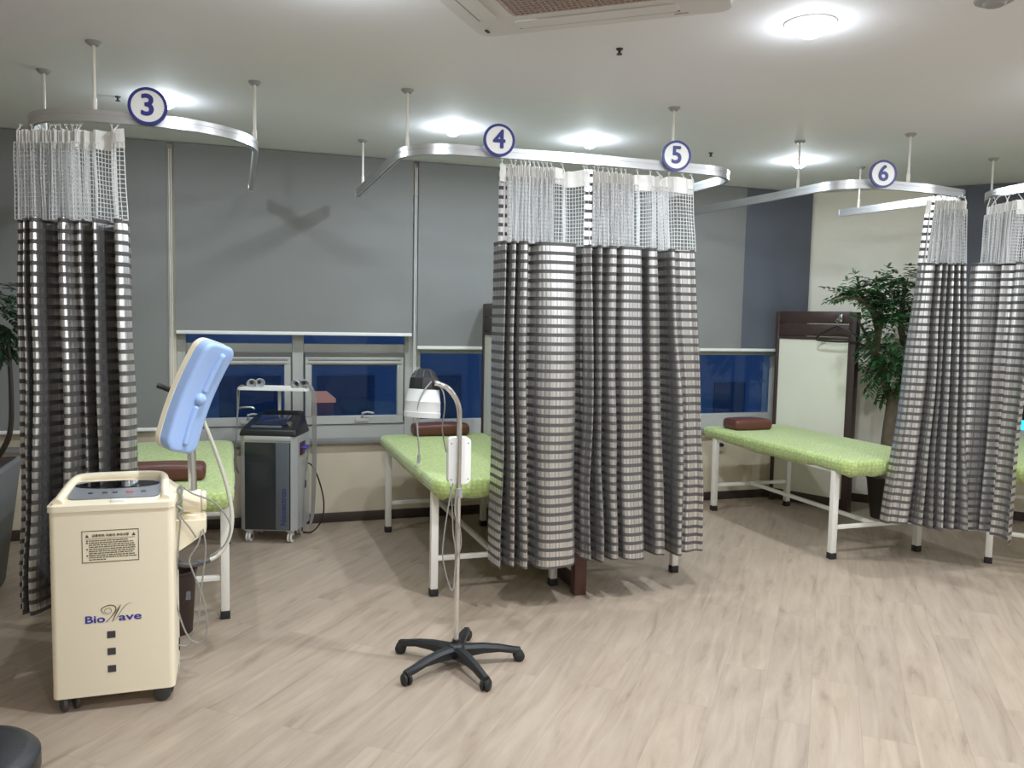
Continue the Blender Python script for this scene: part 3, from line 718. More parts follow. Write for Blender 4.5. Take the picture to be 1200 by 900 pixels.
# ------------------------------------------------------------------ screens
def screen_panel(label, loc, rz, L, foot):
    # local x along the screen, 0 = near end
    t = thing('partition_screen', label, 'partition screen', loc, rz); T = .035
    b = B(); b.box((.03, 0, .80), (.06, T+.035, 1.60), bev=.003); obj('post', b, 'walnut' if not foot else 'redwood', t)
    obj('post', B().box((L-.015, 0, .80), (.03, T+.01, 1.60), bev=.003), 'walnut', t)
    hx = L-.09
    b = B()
    for z, h in ((1.555, .098), (1.452, .098), (1.387, .024)): b.box((.06+hx/2, 0, z), (hx, T+.006, h), bev=.003)
    obj('top_rail', b, 'walnut', t)
    obj('bottom_rail', B().box((.06+hx/2, 0, .06), (hx, T, .09), bev=.003), 'walnut', t)
    obj('panel', B().box((.06+hx/2, 0, .74), (hx, .022, 1.275)), 'panel_white', t, 0)
    return t
screen_panel('long dark-framed ivory screen behind the centre curtains, its reddish foot showing', (1.79, 4.06, 0), PI/2, 1.88, True)
pd = Vector((4.36, 5.93, 0))-Vector((4.645, 5.30, 0))
ps = screen_panel('short dark-framed ivory screen between the right bed and the potted tree', (4.645, 5.30, 0), math.atan2(pd.y, pd.x), pd.length, False)
# hanger on the screen
hn = pd.normalized(); side = Vector((-hn.y, hn.x, 0));  side = side if side.x < 0 else -side
hp = Vector((4.645, 5.30, 0))+hn*.13+side*.03
t = thing('coat_hook', 'small silver hook screwed to the dark top of the short screen', 'hook', (hp.x, hp.y, 1.55), math.atan2(side.y, side.x))
obj('hook_plate', B().box((.004, 0, 0), (.006, .03, .06), bev=.002), 'chrome', t); obj('hook_prong', B().tube([(.005, 0, .01), (.03, 0, -.005), (.045, 0, -.02), (.055, 0, .0)], .004, 8), 'chrome', t)
t = thing('clothes_hanger', 'black clothes hanger hanging on the short dark-framed screen', 'clothes hanger', (hp.x+side.x*.045, hp.y+side.y*.045, 1.37), math.atan2(hn.y, hn.x))
obj('hanger_body', B().tube([(-.17, 0, .0), (-.19, 0, .015), (-.17, 0, .04), (-.05, 0, .10), (0, 0, .115), (.05, 0, .10), (.15, 0, .04), (.17, 0, .015), (.15, 0, 0), (0, 0, -.005), (-.17, 0, 0)], .007, 8), 'hanger', t)
obj('hanger_hook', B().tube([(0, 0, .11), (0, 0, .14), (.018, 0, .155), (.01, 0, .172), (-.012, 0, .168)], .003, 8), 'chrome', t)

# ------------------------------------------------------------------ cream electrotherapy cart (front left)
X0, X1, Y0, Y1 = -.638, -.217, 3.34, 3.665; mx_, my_ = (X0+X1)/2, (Y0+Y1)/2
t = thing('electrotherapy_machine', 'tall cream therapy machine on casters with a pale blue pad arm', 'medical machine', (mx_, my_, 0)); w, d = X1-X0, Y1-Y0
obj('cabinet', B().vbox((0, 0, .412), (w, d, .708), .022, 5), 'cream_plastic', t, 35)
b = B().vbox((0, 0, .773), (w+.012, d+.01, .022), .026, 5); obj('top_lip', b, 'cream_plastic', t, 35)
hw, hd = w/2, d/2
b = B().hexa([(-hw+.002, -hd+.004, .784), (hw-.002, -hd+.004, .784), (hw-.002, hd-.002, .784), (-hw+.002, hd-.002, .784)], [(-hw+.03, -hd+.035, .792), (hw-.03, -hd+.035, .792), (hw-.04, hd-.04, .826), (-hw+.04, hd-.04, .826)])
lid = obj('lid', b, 'cream_plastic', t, 30)
b = B().tube([(-hw+.028, -hd+.02, .79), (-hw+.034, -hd+.10, .806), (-hw+.048, hd-.07, .828), (-hw+.085, hd-.035, .835), (0, hd-.03, .836), (hw-.085, hd-.035, .835), (hw-.048, hd-.07, .828), (hw-.034, -hd+.10, .806), (hw-.028, -hd+.02, .79)], .017, 10, 8)
obj('rim_handle', b, 'cream_plastic', lid)
sl = math.atan2(.034, d-.075); pm = Matrix.Translation((0, -.002, .8105)) @ Matrix.Rotation(sl, 4, 'X')
cp = obj('control_panel', B().vbox((0, -.012, .001), (w-.105, .20, .005), .03, 5, mtx=pm), 'console_grey', t)
b = B()
g = bmesh.new(); bmesh.ops.create_cone(g, cap_ends=True, segments=40, radius1=1, radius2=1, depth=.004); bmesh.ops.transform(g, matrix=pm @ Matrix.Translation((0, .035, .005)) @ Matrix.Diagonal((.15, .042, 1, 1)), verts=g.verts); b.add(g)
obj('display_window', b, 'black_glass', cp)
for k, xx in enumerate((-.085, -.035, .0, .05, .10)):
    obj('button', B().box((xx, -.055, .0045), (.018 if k != 3 else .026, .012, .004), mtx=pm, bev=.0015), 'orange' if k == 3 else 'dark_square', cp)
obj('lock_tab', B().box((.02, -hd+.026, .792), (.05, .02, .012), bev=.003), 'white_plastic', lid)
fy = -hd-.0006
b = B()
for q in ((0, .127, .19, .0018), (0, .009, .19, .0018)): b.box((0, 0, q[1]), (.1916, .0012, .0022))
for xx in (-.0952, .0952): b.box((xx, 0, .068), (.0022, .0012, .12))
lab = obj('warning_label', b, 'label_ink', t, 0); lab.location = (-.0055, fy, .560)
text('heading', '교류전위 치료의 주의사항', .0118, 'label_ink', lab, (0, -.0004, .108), fat=.0003, ext=.0002)
b = B(); b.box((0, 0, .0975), (.165, .0008, .001))
yy = .088; rows_ = [(1, .125), (1, .15), (0, .155), (0, .15), (1, .155), (0, .155), (0, .15), (1, .152), (0, .157), (0, .05)]
for k, (bul, ln) in enumerate(rows_):
    z = .090-k*.0079
    if bul: b.box((-.079, 0, z), (.0055, .0008, .0048))
    x = -.073; e = x+ln
    while x < e:
        s_ = R.uniform(.004, .013); b.box((x+s_/2, 0, z), (s_, .0008, .0034)); x += s_+R.uniform(.0012, .003)
for sx in (-.079, .079):
    b.prism([(-.0065, -.0045), (.0065, -.0045), (0, .0075)], -.0004, .0004, Matrix.Translation((sx, 0, .1075)) @ Matrix.Rotation(PI/2, 4, 'X'))
obj('fine_print', b, 'label_ink', lab, 0)
def fit_text(body, x0, x1, z0, h, m):
    o = text('logo', body, 1.0, m, t, (0, 0, 0), fat=.022, ext=.0, align='LEFT'); me = o.data
    xs = [v.co.x for v in me.vertices]; ys = [v.co.y for v in me.vertices]
    lo_, hi_, yl, yh = min(xs), max(xs), min(ys), max(ys)
    for v in me.vertices: v.co.x = (v.co.x-lo_)*(x1-x0)/(hi_-lo_); v.co.y = (v.co.y-yl)*h/(yh-yl); v.co.z = v.co.z*1.0
    o.location = (x0, fy-.0004, z0); return o
fit_text('Bio', -.096, -.029, .338, .0285, 'logo_blue'); fit_text('ave', .017, .096, .339, .0205, 'logo_blue')
b = B()
def pen(pts, r0): b.tube([(x*.001, 0, z*.001) for x, z in pts], lambda s: .0003+r0*math.sin(PI*min(1, max(0, s)))**.8, 6, 6)
pen([(0, 18), (-12, 24), (-17, 38), (-6, 47), (8, 50), (20, 44), (22, 32), (10, 10), (-2, -6), (-6, -8)], .0014)
pen([(-6, -8), (6, 4), (26, 32), (36, 50)], .0006); pen([(36, 50), (30, 34), (18, 8), (12, -8)], .0016)
pen([(12, -8), (24, 4), (42, 36), (56, 50), (66, 52)], .0006); pen([(0, 18), (8, 24), (10, 34), (2, 40), (-8, 34), (-6, 26), (4, 22)], .0006); pen([(4, 52), (6, 44)], .0006)
o = obj('logo', b, 'logo_bronze', t); o.location = (-.020, fy-.0002, .347)
o.scale = (1.25, .35, 1.1)
for z in (.289, .224, .157): obj('indicator_window', B().box((-.009, fy, z), (.029, .002, .027), bev=.0008, seg=1), 'dark_square', t)
for sx, sy in ((-1, -1), (1, -1), (-1, 1), (1, 1)):
    cx, cy = sx*(hw-.05), sy*(hd-.045)
    cm = Matrix.Translation((cx, cy, 0)) @ Matrix.Rotation(.9+.5*sx, 4, 'Z')
    b = B(); b.box((0, 0, .056), (.055, .06, .012), mtx=Matrix.Translation((cx, cy, 0)), bev=.004); b.box((0, .008, .046), (.022, .055, .032), mtx=cm, bev=.01)
    c = obj('caster', b, 'dark_caster', t); b = B()
    for q in (-1, 1): b.lathe([(.0001, -.012), (.022, -.012), (.031, -.007), (.033, 0), (.031, .008), (.022, .012), (.0001, .012)], 24, cm @ Matrix.Translation((q*.022, -.006, .033)) @ Matrix.Rotation(PI/2, 4, 'Y'))
    obj('wheel', b, 'dark_caster', c)
for z in (.47, .13): obj('side_socket', B().box((hw+.001, hd-.07, z), (.006, .022, .05), bev=.002), 'dark_slot', t)
# bracket, joint, post, pad  (positions relative to the machine root)
O = Vector((mx_, my_, 0)); px_, py_ = -.152-mx_, 3.56-my_
b = B(); m = Matrix(((1, 0, 0, 0), (0, 0, 1, py_), (0, 1, 0, 0), (0, 0, 0, 1)))
b.prism([(hw-.002, .545), (hw+.012, .545), (hw+.065, .58), (hw+.112, .615), (hw+.112, .665), (hw-.002, .665)], -.05, .05, m)
obj('bracket', b, 'cream_plastic', t, 30)
obj('collar', B().lathe([(.0001, .662), (.046, .662), (.046, .684), (.03, .690), (.026, .70), (.0001, .70)], 28, Matrix.Translation((px_, py_, 0))), 'cream_plastic', t)
b = B(); b.cyl((px_-.042, py_, .735), (px_+.028, py_, .735), .046, seg=32).cyl((px_+.030, py_, .735), (px_+.048, py_, .735), .040, seg=32); b.box((px_-.01, py_, .72), (.055, .07, .05), bev=.01)
bmesh.ops.bevel(b.bm, geom=[e for e in b.bm.edges if len(e.link_faces) == 2 and e.calc_face_angle(0) > 1.2], offset=.006, segments=2, affect='EDGES', profile=0.5)
obj('swivel_joint', b, 'cream_plastic', t)
obj('post', B().cyl((px_-.003, py_, .77), (px_-.012, py_+.015, 1.12), .0165, seg=20), 'steel', t)
Lx = Vector((.36, 0, .933)); nx_ = Vector((.66, -.706, -.2547)).normalized(); wx_ = nx_.cross(Lx).normalized()
PC = at(227, 463, 3.55)-O
def bend(v): return PC+Lx*v.x+wx_*v.y+nx_*(v.z+.5*v.x*v.x)
def padbox(l, wd, z0, z1, bev, seg=5):
    g = B().box((0, 0, (z0+z1)/2), (l, wd, z1-z0), bev=bev, seg=seg, cuts=[(0, 24)])
    for v in g.bm.verts: v.co = bend(v.co)
    return g
g = bmesh.new(); bmesh.ops.create_cube(g, size=1); bmesh.ops.scale(g, vec=(.465, .168, .024), verts=g.verts)
bmesh.ops.bevel(g, geom=[e for e in g.edges if abs(e.verts[0].co.z-e.verts[1].co.z) > 1e-6], offset=.045, segments=6, affect='EDGES', profile=0.5)
for i in range(1, 20): bmesh.ops.bisect_plane(g, geom=list(g.verts)+list(g.edges)+list(g.faces), plane_co=(-.2325+.465*i/20, 0, 0), plane_no=(1, 0, 0))
for v in g.verts: v.co = bend(v.co-Vector((0, 0, .031)))
bb = B(); bb.add(g); obj('pad_housing', bb, 'cream_plastic', t, 40)
g = bmesh.new(); bmesh.ops.create_cube(g, size=1); bmesh.ops.scale(g, vec=(.46, .162, .052), verts=g.verts)
bmesh.ops.bevel(g, geom=[e for e in g.edges if abs(e.verts[0].co.z-e.verts[1].co.z) > 1e-6], offset=.045, segments=6, affect='EDGES', profile=0.5)
bmesh.ops.bevel(g, geom=[e for e in g.edges if e.verts[0].co.z > .02 and e.verts[1].co.z > .02], offset=.018, segments=4, affect='EDGES', profile=0.5)
for i in range(1, 20): bmesh.ops.bisect_plane(g, geom=list(g.verts)+list(g.edges)+list(g.faces), plane_co=(-.23+.46*i/20, 0, 0), plane_no=(1, 0, 0))
for v in g.verts: v.co = bend(v.co+Vector((0, 0, .0075)))
bb = B(); bb.add(g)
pad = obj('treatment_pad', bb, 'pad_blue', t, 50)
for a, c in ((.035, .185), (-.185, -.045)):
    b = B().tube([bend(Vector((a+(c-a)*k/6, -.012 if a > 0 else .0, .036))) for k in range(7)], .013, 10, 3); b.sph(bend(Vector((a, -.012 if a > 0 else 0, .036))), .013); b.sph(bend(Vector((c, -.012 if a > 0 else 0, .036))), .013)
    obj('pad_ridge', b, 'pad_blue', pad)
obj('pad_dome', B().sph(bend(Vector((-.005, -.005, .033))), .026, u=20, v=12), 'pad_blue', pad)
obj('pad_handle', B().tube([bend(Vector((-.01, .07, -.05))), bend(Vector((-.01, .085, -.085))), bend(Vector((-.01, .10, -.10)))], .011, 10), 'black_rubber', t)
obj('pad_mount', B().cyl(bend(Vector((-.03, 0, -.048))), Vector((px_-.012, py_+.015, 1.11)), .026, seg=20), 'cream_plastic', t)
def relp(l, Y): return [at(x, y, Y if not isinstance(Y, list) else Y[i])-O for i, (x, y) in enumerate(l)]
obj('hose', B().tube(relp([(234, 480), (240, 497), (253, 530), (266, 570), (272, 605), (268, 632), (256, 650), (244, 657)], [3.62, 3.63, 3.64, 3.64, 3.62, 3.6, 3.58, 3.56]), .0085, 10), 'hose', t)
obj('hose_sleeve', B().tube(relp([(246, 656), (230, 661), (216, 662), (206, 658)], [3.56, 3.55, 3.54, 3.55]), .011, 10), 'dark_sleeve', t)
CB = [[(214, 583), (208, 575), (213, 570), (211, 586), (207, 592), (214, 598), (209, 604), (212, 610)], [(212, 568), (225, 578), (250, 588), (266, 606), (270, 622), (262, 640), (246, 652)],
      [(212, 605), (209, 640), (206, 690), (210, 720), (222, 748), (236, 752), (243, 735), (238, 700), (226, 670), (222, 655), (232, 638), (236, 622)], [(210, 604), (222, 618), (230, 630)], [(238, 620), (241, 645), (236, 690), (232, 730), (222, 755), (209, 756)]]
for i, pl in enumerate(CB):
    obj('cable', B().tube(relp(pl, 3.50 if i else 3.49), .0036 if i else .006, 6), 'grey_cable', t)
obj('cable', B().tube(relp([(208, 770), (210, 780), (206, 800), (211, 812)], 3.6), .004, 6), 'hose', t)

# waste bin under the left bed
t = thing('waste_bin', 'small dark brown waste bin on the floor behind the cream machine', 'waste bin', (-.265, 4.10, 0))
obj('bin_body', B().lathe([(.0001, .004), (.075, .004), (.080, 0), (.098, .285), (.103, .29), (.103, .30), (.094, .30), (.076, .012), (.0001, .012)], 32), 'brown_bin', t)
obj('sticker', B().box((.05, -.072, .19), (.05, .003, .04), mtx=Matrix.Rotation(.0, 4, 'Z')), 'yellow_tag', t, 0)

# ------------------------------------------------------------------ grey cart with suction applicators
t = thing('electrotherapy_cart', 'grey and black therapy cart with an applicator tray under the window', 'medical machine', (.268, 5.70, 0), -.36)
W, D = .375, .31
def oct_(w, d, c): return [(-w/2, d/2), (-w/2, -d/2+c), (-w/2+c, -d/2), (w/2-c, -d/2), (w/2, -d/2+c), (w/2, d/2)]
obj('cabinet', B().prism(oct_(W, D, .032), .085, .705), 'silver', t, 20)
obj('front_panel', B().box((-.0, -D/2-.003, .378), (W-.075, .010, .575), bev=.003), 'front_black', t)
sp_ = obj('front_stripe', B().box((.100, -D/2-.0095, .378), (.088, .004, .575), bev=.001), 'stripe_grey', t)
text('logo', 'Nemectron', .052, 'nem_blue', t, (.108, -D/2-.0118, .245), rot=(PI/2, -PI/2, 0), fat=.0008)
obj('front_trim', B().box((0, -D/2+.004, .692), (W-.07, .026, .03), bev=.004), 'silver', t)
# black console
b = B(); hw, hd = W/2, D/2
b.hexa([(-hw-.004, -hd-.004, .705), (hw+.004, -hd-.004, .705), (hw+.004, hd, .705), (-hw-.004, hd, .705)], [(-hw+.008, -hd+.006, .748), (hw-.008, -hd+.006, .748), (hw-.022, hd-.05, .835), (-hw+.04, hd-.05, .835)])
bmesh.ops.bevel(b.bm, geom=list(b.bm.edges), offset=.012, segments=3, affect='EDGES', profile=0.5)
con = obj('console', b, 'black_plastic', t, 50)
sa = math.atan2(.087, D-.056); pm = Matrix.Translation((0, -.026, .7925)) @ Matrix.Rotation(sa, 4, 'X')
obj('touch_screen', B().box((.0, .008, .001), (.20, .15, .006), mtx=pm, bev=.002), 'screen', con)
obj('keypad', B().box((-.02, -.092, .001), (.20, .03, .006), mtx=pm, bev=.002), 'stripe_grey', con)
obj('dial', B().cyl(pm @ Vector((.125, -.07, 0)), pm @ Vector((.125, -.07, .022)), .018, seg=20), 'steel', con)
obj('console_hood', B().box((.02, hd-.035, .825), (.27, .05, .04), bev=.014, seg=4), 'black_plastic', con)
for sx in (-1, 1):
    for sy in (-1, 1):
        cx, cy = sx*(hw-.05), sy*(hd-.05)
        c = obj('caster', B().box((cx, cy, .078), (.05, .05, .014), bev=.003).box((cx, cy+.008, .055), (.034, .03, .04), bev=.006), 'white_plastic', t)
        obj('wheel', B().cyl((cx-.015, cy-.008, .032), (cx-.004, cy-.008, .032), .032, seg=24).cyl((cx+.004, cy-.008, .032), (cx+.015, cy-.008, .032), .032, seg=24), 'white_plastic', c)
        obj('hub', B().cyl((cx-.017, cy-.008, .032), (cx+.017, cy-.008, .032), .016, seg=16), 'dark_caster', c)
obj('tray_post', B().cyl((-.01, hd-.03, .72), (-.01, hd-.03, .995), .011, seg=14), 'white_metal', t)
TZ = 1.0
b = B().vbox((-.01, .04, TZ), (.47, .19, .012), .04, 5); tr = obj('tray', b, 'white_plastic', t, 40)
b = B(); b.box((-.01, -.05, TZ+.006), (.43, .006, .016), bev=.002); b.box((-.01, .13, TZ+.006), (.43, .006, .016), bev=.002); obj('tray_lip', b, 'white_plastic', tr)
obj('side_handle', B().tube([(-hw-.06, .02, .865), (-hw-.04, .0, .873), (-hw+.03, .0, .875), (-hw+.05, .0, .865)], .006, 8), 'steel', t)
pp = obj('port_plate', B().box((hw+.002, -.02, .615), (.008, .11, .085), bev=.002), 'port', t)
for yy in (-.05, -.015, .02): obj('plug', B().cyl((hw+.004, yy, .62), (hw+.035, yy, .618), .011, seg=12), 'purple', pp)
obj('power_socket', B().box((hw+.003, .04, .36), (.008, .035, .05), bev=.002), 'dark_slot', t)
obj('power_cord', B().tube([(hw+.005, .04, .50), (hw+.04, .05, .49), (hw+.085, .06, .40), (hw+.12, .07, .25), (hw+.11, .08, .12), (hw+.05, .10, .03), (hw-.02, .12, .006), (0, .2, .006)], .005, 8), 'black_rubber', t)
for k in range(2):
    dx = .014*k
    obj('cable', B().tube([(-.215-dx, .03, TZ+.02), (-.245-dx, .02, TZ-.005), (-.250-dx*.5, .01, .88), (-.265, .01, .70), (-.272-dx, .02, .50), (-.262, .04, .42)], .0036, 8), 'grey_cable', t)
for k in range(4):
    dx = .008*k
    obj('cable', B().tube([(.17+.008*k, .02+.012*k, TZ+.025), (.215+dx, .02, TZ+.022), (.245+dx, .01, TZ-.05), (.252+dx, .0, .80), (.250+dx, .0, .45), (.242+dx*.7, .0, .16), (.225, -.01, .065+.006*k), (.205-dx*.5, -.01, .14), (.198, -.01, .36), (.222-dx*.3, -.015, .53), (.222, -.03+.02*k, .60), (hw+.03, -.05+.022*min(k, 2), .618)], .0034, 8), 'grey_cable', t)
cart = t
cup_labels = ['clear round suction applicator, front one at the left end of the cart tray', 'clear round suction applicator, rear one at the left end of the cart tray',
              'clear round suction applicator, front one at the right end of the cart tray', 'clear round suction applicator, rear one at the right end of the cart tray']
cr_ = Matrix.Rotation(-.36, 3, 'Z')
spots = [(-.155, -.005, .35), (-.125, .055, .5), (.145, -.005, -.1), (.175, .06, .4)]
cup0 = None
for (x, y, a), lb in zip(spots, cup_labels):
    p = cr_ @ Vector((x, y, 0))+Vector((.268, 5.70, TZ+.006))
    if cup0 is None:
        cup0 = thing('suction_cup', lb, 'applicator', p, -.36+a, 'suction applicators on the cart tray')
        m = Matrix.Translation((0, 0, .034)) @ Matrix.Rotation(PI/2+.25, 4, 'X')
        obj('bell', B().lathe([(.033, .02), (.034, .024), (.031, .026), (.027, .014), (.016, .0), (.0001, -.004), (.0001, -.008), (.018, -.006), (.030, .010), (.033, .02)], 24, m), 'silver', cup0)
        obj('electrode', B().lathe([(.0001, .004), (.012, .004), (.012, -.002), (.0001, -.002)], 20, m), 'dark_caster', cup0)
        obj('grip', B().cyl(m @ Vector((0, 0, -.005)), m @ Vector((0, 0, -.035)), .011, .009, seg=14), 'white_plastic', cup0)
        obj('connector', B().cyl(m @ Vector((0, 0, -.034)), m @ Vector((0, 0, -.055)), .008, seg=12), 'purple', cup0)
    else: dup(cup0, p, -.36+a, lb)

# ------------------------------------------------------------------ infrared lamp on a five-star stand
LX, LY = .908, 3.37
t = thing('infrared_lamp', 'gooseneck therapy lamp on a black five-star wheeled base', 'therapy lamp', (LX, LY, 0))
for k in range(5):
    a = math.radians(65+72*k); m = Matrix.Rotation(a, 4, 'Z')
    pr = [(.0, .088, .030, .05), (.05, .090, .026, .046), (.12, .088, .022, .036), (.19, .079, .020, .026), (.25, .066, .018, .024), (.285, .060, .017, .022)]
    b = B(); rows = []
    for r_, zt, hw_, hh in pr:
        rows.append([b.bm.verts.new(m @ Vector(v)) for v in ((r_, -hw_, zt-hh), (r_, hw_, zt-hh), (r_, hw_, zt-.012), (r_, hw_*.55, zt), (r_, -hw_*.55, zt), (r_, -hw_, zt-.012))])
    for p, q in zip(rows, rows[1:]):
        for i in range(6): b.bm.faces.new((p[i], p[(i+1) % 6], q[(i+1) % 6], q[i]))
    b.bm.faces.new(rows[0]); b.bm.faces.new(rows[-1])
    leg = obj('base_leg', b, 'black_plastic', t, 35)
    c = m @ Vector((.278, 0, 0)); ca = a+1.1+k*.9; ch = Matrix.Translation((c.x, c.y, 0)) @ Matrix.Rotation(ca, 4, 'Z')
    b = B(); b.cyl((c.x, c.y, .03), (c.x, c.y, .055), .007, seg=10)
    for sx in (-1, 1): b.lathe([(.0001, 0), (.020, .0), (.0245, .004), (.0245, .012), (.018, .017), (.0001, .018)], 20, ch @ Matrix.Translation((sx*.003, 0, .0245)) @ Matrix.Rotation(sx*PI/2, 4, 'Y'))
    b.box((0, .004, .034), (.012, .03, .022), mtx=ch, bev=.004)
    obj('caster', b, 'black_rubber', leg)
obj('hub', B().lathe([(.0001, .035), (.036, .035), (.042, .05), (.04, .085), (.03, .096), (.017, .10), (.016, .115), (.0001, .115)], 28), 'black_plastic', t)
pole = [(0, 0, .10), (.0, 0, .55), (.001, 0, .95), (.001, 0, 1.07), (-.003, -.002, 1.12), (-.022, -.005, 1.165), (-.055, -.012, 1.203), (-.095, -.02, 1.222), (-.118, -.024, 1.226)]
obj('pole', B().tube(pole, lambda s: .0115, 14, 8), 'chrome', t)
obj('pole_collar', B().cyl((.001, 0, .735), (.001, 0, .775), .0165, seg=18), 'grey_flange', t)
cb = obj('control_box', B().vbox((0, 0, 0), (.098, .20, .04), .022, 6, mtx=Matrix.Translation((.008, .032, .89)) @ Matrix.Rotation(PI/2, 4, 'X')), 'white_plastic', t, 35)
b = B()
for sx in (-1, 1):
    for z in (.81, .965): b.cyl((.008+sx*.037, .013, z), (.008+sx*.037, .0105, z), .0028, seg=8)
obj('screw', b, 'dark_slot', cb)
HC = Vector((-.147, .03, 1.212)); hm = Matrix.Translation(HC) @ Matrix.Rotation(math.radians(4), 4, 'Y') @ Matrix.Rotation(math.radians(-4), 4, 'X')
b = B().lathe([(.074, -.135), (.0765, -.133), (.0775, -.112), (.0755, -.110), (.0735, -.070), (.0745, -.067), (.0725, -.064), (.0665, -.022), (.065, -.016), (.061, -.016), (.0625, -.03), (.069, -.068), (.072, -.12), (.072, -.134), (.074, -.135)], 40, hm)
obj('lamp_shade', b, 'cup', t, 35)
b = B().lathe([(.0001, .0705), (.024, .0705), (.029, .067), (.0585, .032), (.0605, .026), (.0635, -.02), (.0001, -.02)], 10, hm)
hd_ = obj('lamp_cap', b, 'black_plastic', t, 20)
b = B()
for k in range(5):
    a = 2*PI*k/10+PI; m2 = hm @ Matrix.Rotation(a, 4, 'Z') @ Matrix.Translation((.047, 0, .049)) @ Matrix.Rotation(.98, 4, 'Y')
    b.box((0, 0, 0), (.03, .004, .003), mtx=m2)
obj('cooling_slot', b, 'dark_slot', hd_, 0)
obj('bulb', B().sph((0, 0, -.09), .045, (1, 1, .8), mtx=hm), 'pillow', t)
obj('lamp_knuckle', B().cyl((-.105, -.02, 1.228), (-.14, .01, 1.222), .012, seg=14), 'chrome', t)
LO = Vector((LX, LY, 0))
def lp(l, Y): return [at(x, y, Y)-LO for x, y in l]
obj('cable', B().tube(lp([(506, 447), (497, 458), (490, 475), (489, 500), (491, 525), (491, 535)], 3.33), .0035, 8), 'grey_cable', t)
obj('plug', B().tube(lp([(491, 533), (491, 538), (490, 543)], 3.33), .007, 10).cyl(at(490, 541, 3.33)-LO, at(487, 547, 3.32)-LO, .004, seg=8), 'grey_cable', t)
obj('cable', B().tube(lp([(506, 447), (514, 451), (520, 462), (521, 480), (518, 500), (520, 515), (523, 530)], 3.40), .003, 8), 'grey_cable', t)
obj('cable', B().tube(lp([(531, 566), (526, 590), (520, 630), (519, 655), (526, 685), (531, 690), (534, 660), (540, 640), (539, 620), (533, 600), (535, 575)], 3.345), .003, 8), 'grey_cable', t)
obj('cable', B().tube(lp([(528, 570), (530, 600), (531, 625), (534, 650), (532, 680)], 3.355), .003, 8), 'grey_cable', t)

# ------------------------------------------------------------------ stool
t = thing('round_stool', 'round black vinyl stool cut off at the bottom left corner', 'stool', (-.625, 2.19, 0))
obj('seat', B().lathe([(.0001, .445), (.145, .445), (.165, .44), (.177, .427), (.177, .39), (.172, .385), (.0001, .385)], 40), 'stool', t)
obj('body', B().lathe([(.0001, .03), (.150, .03), (.166, .06), (.170, .386), (.0001, .386)], 40), 'stool', t)
obj('base_ring', B().lathe([(.0001, 0), (.148, 0), (.15, .03), (.0001, .03)], 32), 'black_rubber', t)

# ------------------------------------------------------------------ potted trees
def leaf(b, p, d, up, l, w):
    d = d.normalized(); s = d.cross(up)
    if s.length < 1e-3: s = d.cross(Vector((1, 0, 0)))
    s.normalize(); n = s.cross(d)
    pts = [p, p+d*l*.3+s*w*.5+n*w*.12, p+d*l*.65+s*w*.42+n*w*.06, p+d*l-n*l*.12, p+d*l*.65-s*w*.42+n*w*.06, p+d*l*.3-s*w*.5+n*w*.12, p+d*l*.45-n*w*.08]
    v = [b.bm.verts.new(q) for q in pts]
    for i, j in ((0, 1), (1, 2), (2, 3), (3, 4), (4, 5), (5, 0)): b.bm.faces.new((v[i], v[j], v[6]))
def clear(p):                                            # keep leaves off the slanting wall and the short screen
    q = p+TP
    if (q-K0).dot(DN) < .17: return False
    s0 = Vector((4.645, 5.30, 0)); r_ = q-s0; u_ = r_.dot(hn); v_ = r_.dot(side)
    return q.z > 1.70 or not (-.12 < u_ < pd.length+.1 and v_ > -.14)
def spray(b, p, d, n, l, ll, rr):
    if not clear(p) or not clear(p+d.normalized()*l): return p
    up = Vector((rr.uniform(-.3, .3), rr.uniform(-.3, .3), 1)); d = d.normalized(); q = p.copy()
    for k in range(n):
        d = (d+Vector((0, 0, -.09))).normalized(); q = q+d*(l/n); s = d.cross(up).normalized()
        for sg in (-1, 1): leaf(b, q, (d*.55+s*sg+Vector((0, 0, rr.uniform(-.25, .1)))), up, ll*rr.uniform(.75, 1.15), ll*.42)
    leaf(b, q, d, up, ll*1.1, ll*.44); return q
rr = random.Random(5)
TP = Vector((4.86, 5.12, 0))
t = thing('potted_tree', 'leafy green tree with a forked trunk in a dark pot by the white corner', 'potted tree', TP)
obj('pot', B().lathe([(.0001, .0), (.125, .0), (.165, .30), (.172, .31), (.172, .33), (.158, .33), (.15, .29), (.0001, .29)], 36), 'pot_dark', t)
obj('soil', B().lathe([(.0001, .305), (.08, .30), (.152, .292), (.152, .285), (.0001, .285)], 24), 'soil', t)
def tp(x, y, dy=0): return at(x, y, TP.y+dy)-TP
tips = []
trunk = [Vector((-.02, 0, .29)), tp(1040, 520), tp(1046, 470)]
b = B(); b.tube(trunk, lambda s: .058-.016*s, 12, 5)
br = [[tp(1046, 474), tp(1030, 430, .02), tp(1016, 395, .03), tp(1004, 372, .0)], [tp(1046, 474), tp(1060, 440, -.03), tp(1076, 405, -.04), tp(1082, 365, -.02)], [tp(1024, 415, .02), tp(1030, 385, -.05), tp(1032, 352, -.06), tp(1026, 330, -.05)],
      [tp(1070, 418, -.03), tp(1056, 388, .06), tp(1058, 350, .06), tp(1064, 326, .04)], [tp(1030, 385, -.05), tp(1022, 362, -.08), tp(1000, 348, -.10), tp(975, 352, -.12)], [tp(1076, 405, -.04), tp(1092, 390, -.02), tp(1104, 376, 0)]]
for l in br: b.tube(l, lambda s: .030*(1-s)+.005, 8, 5)
obj('trunk', b, 'bark', t)
b = B()
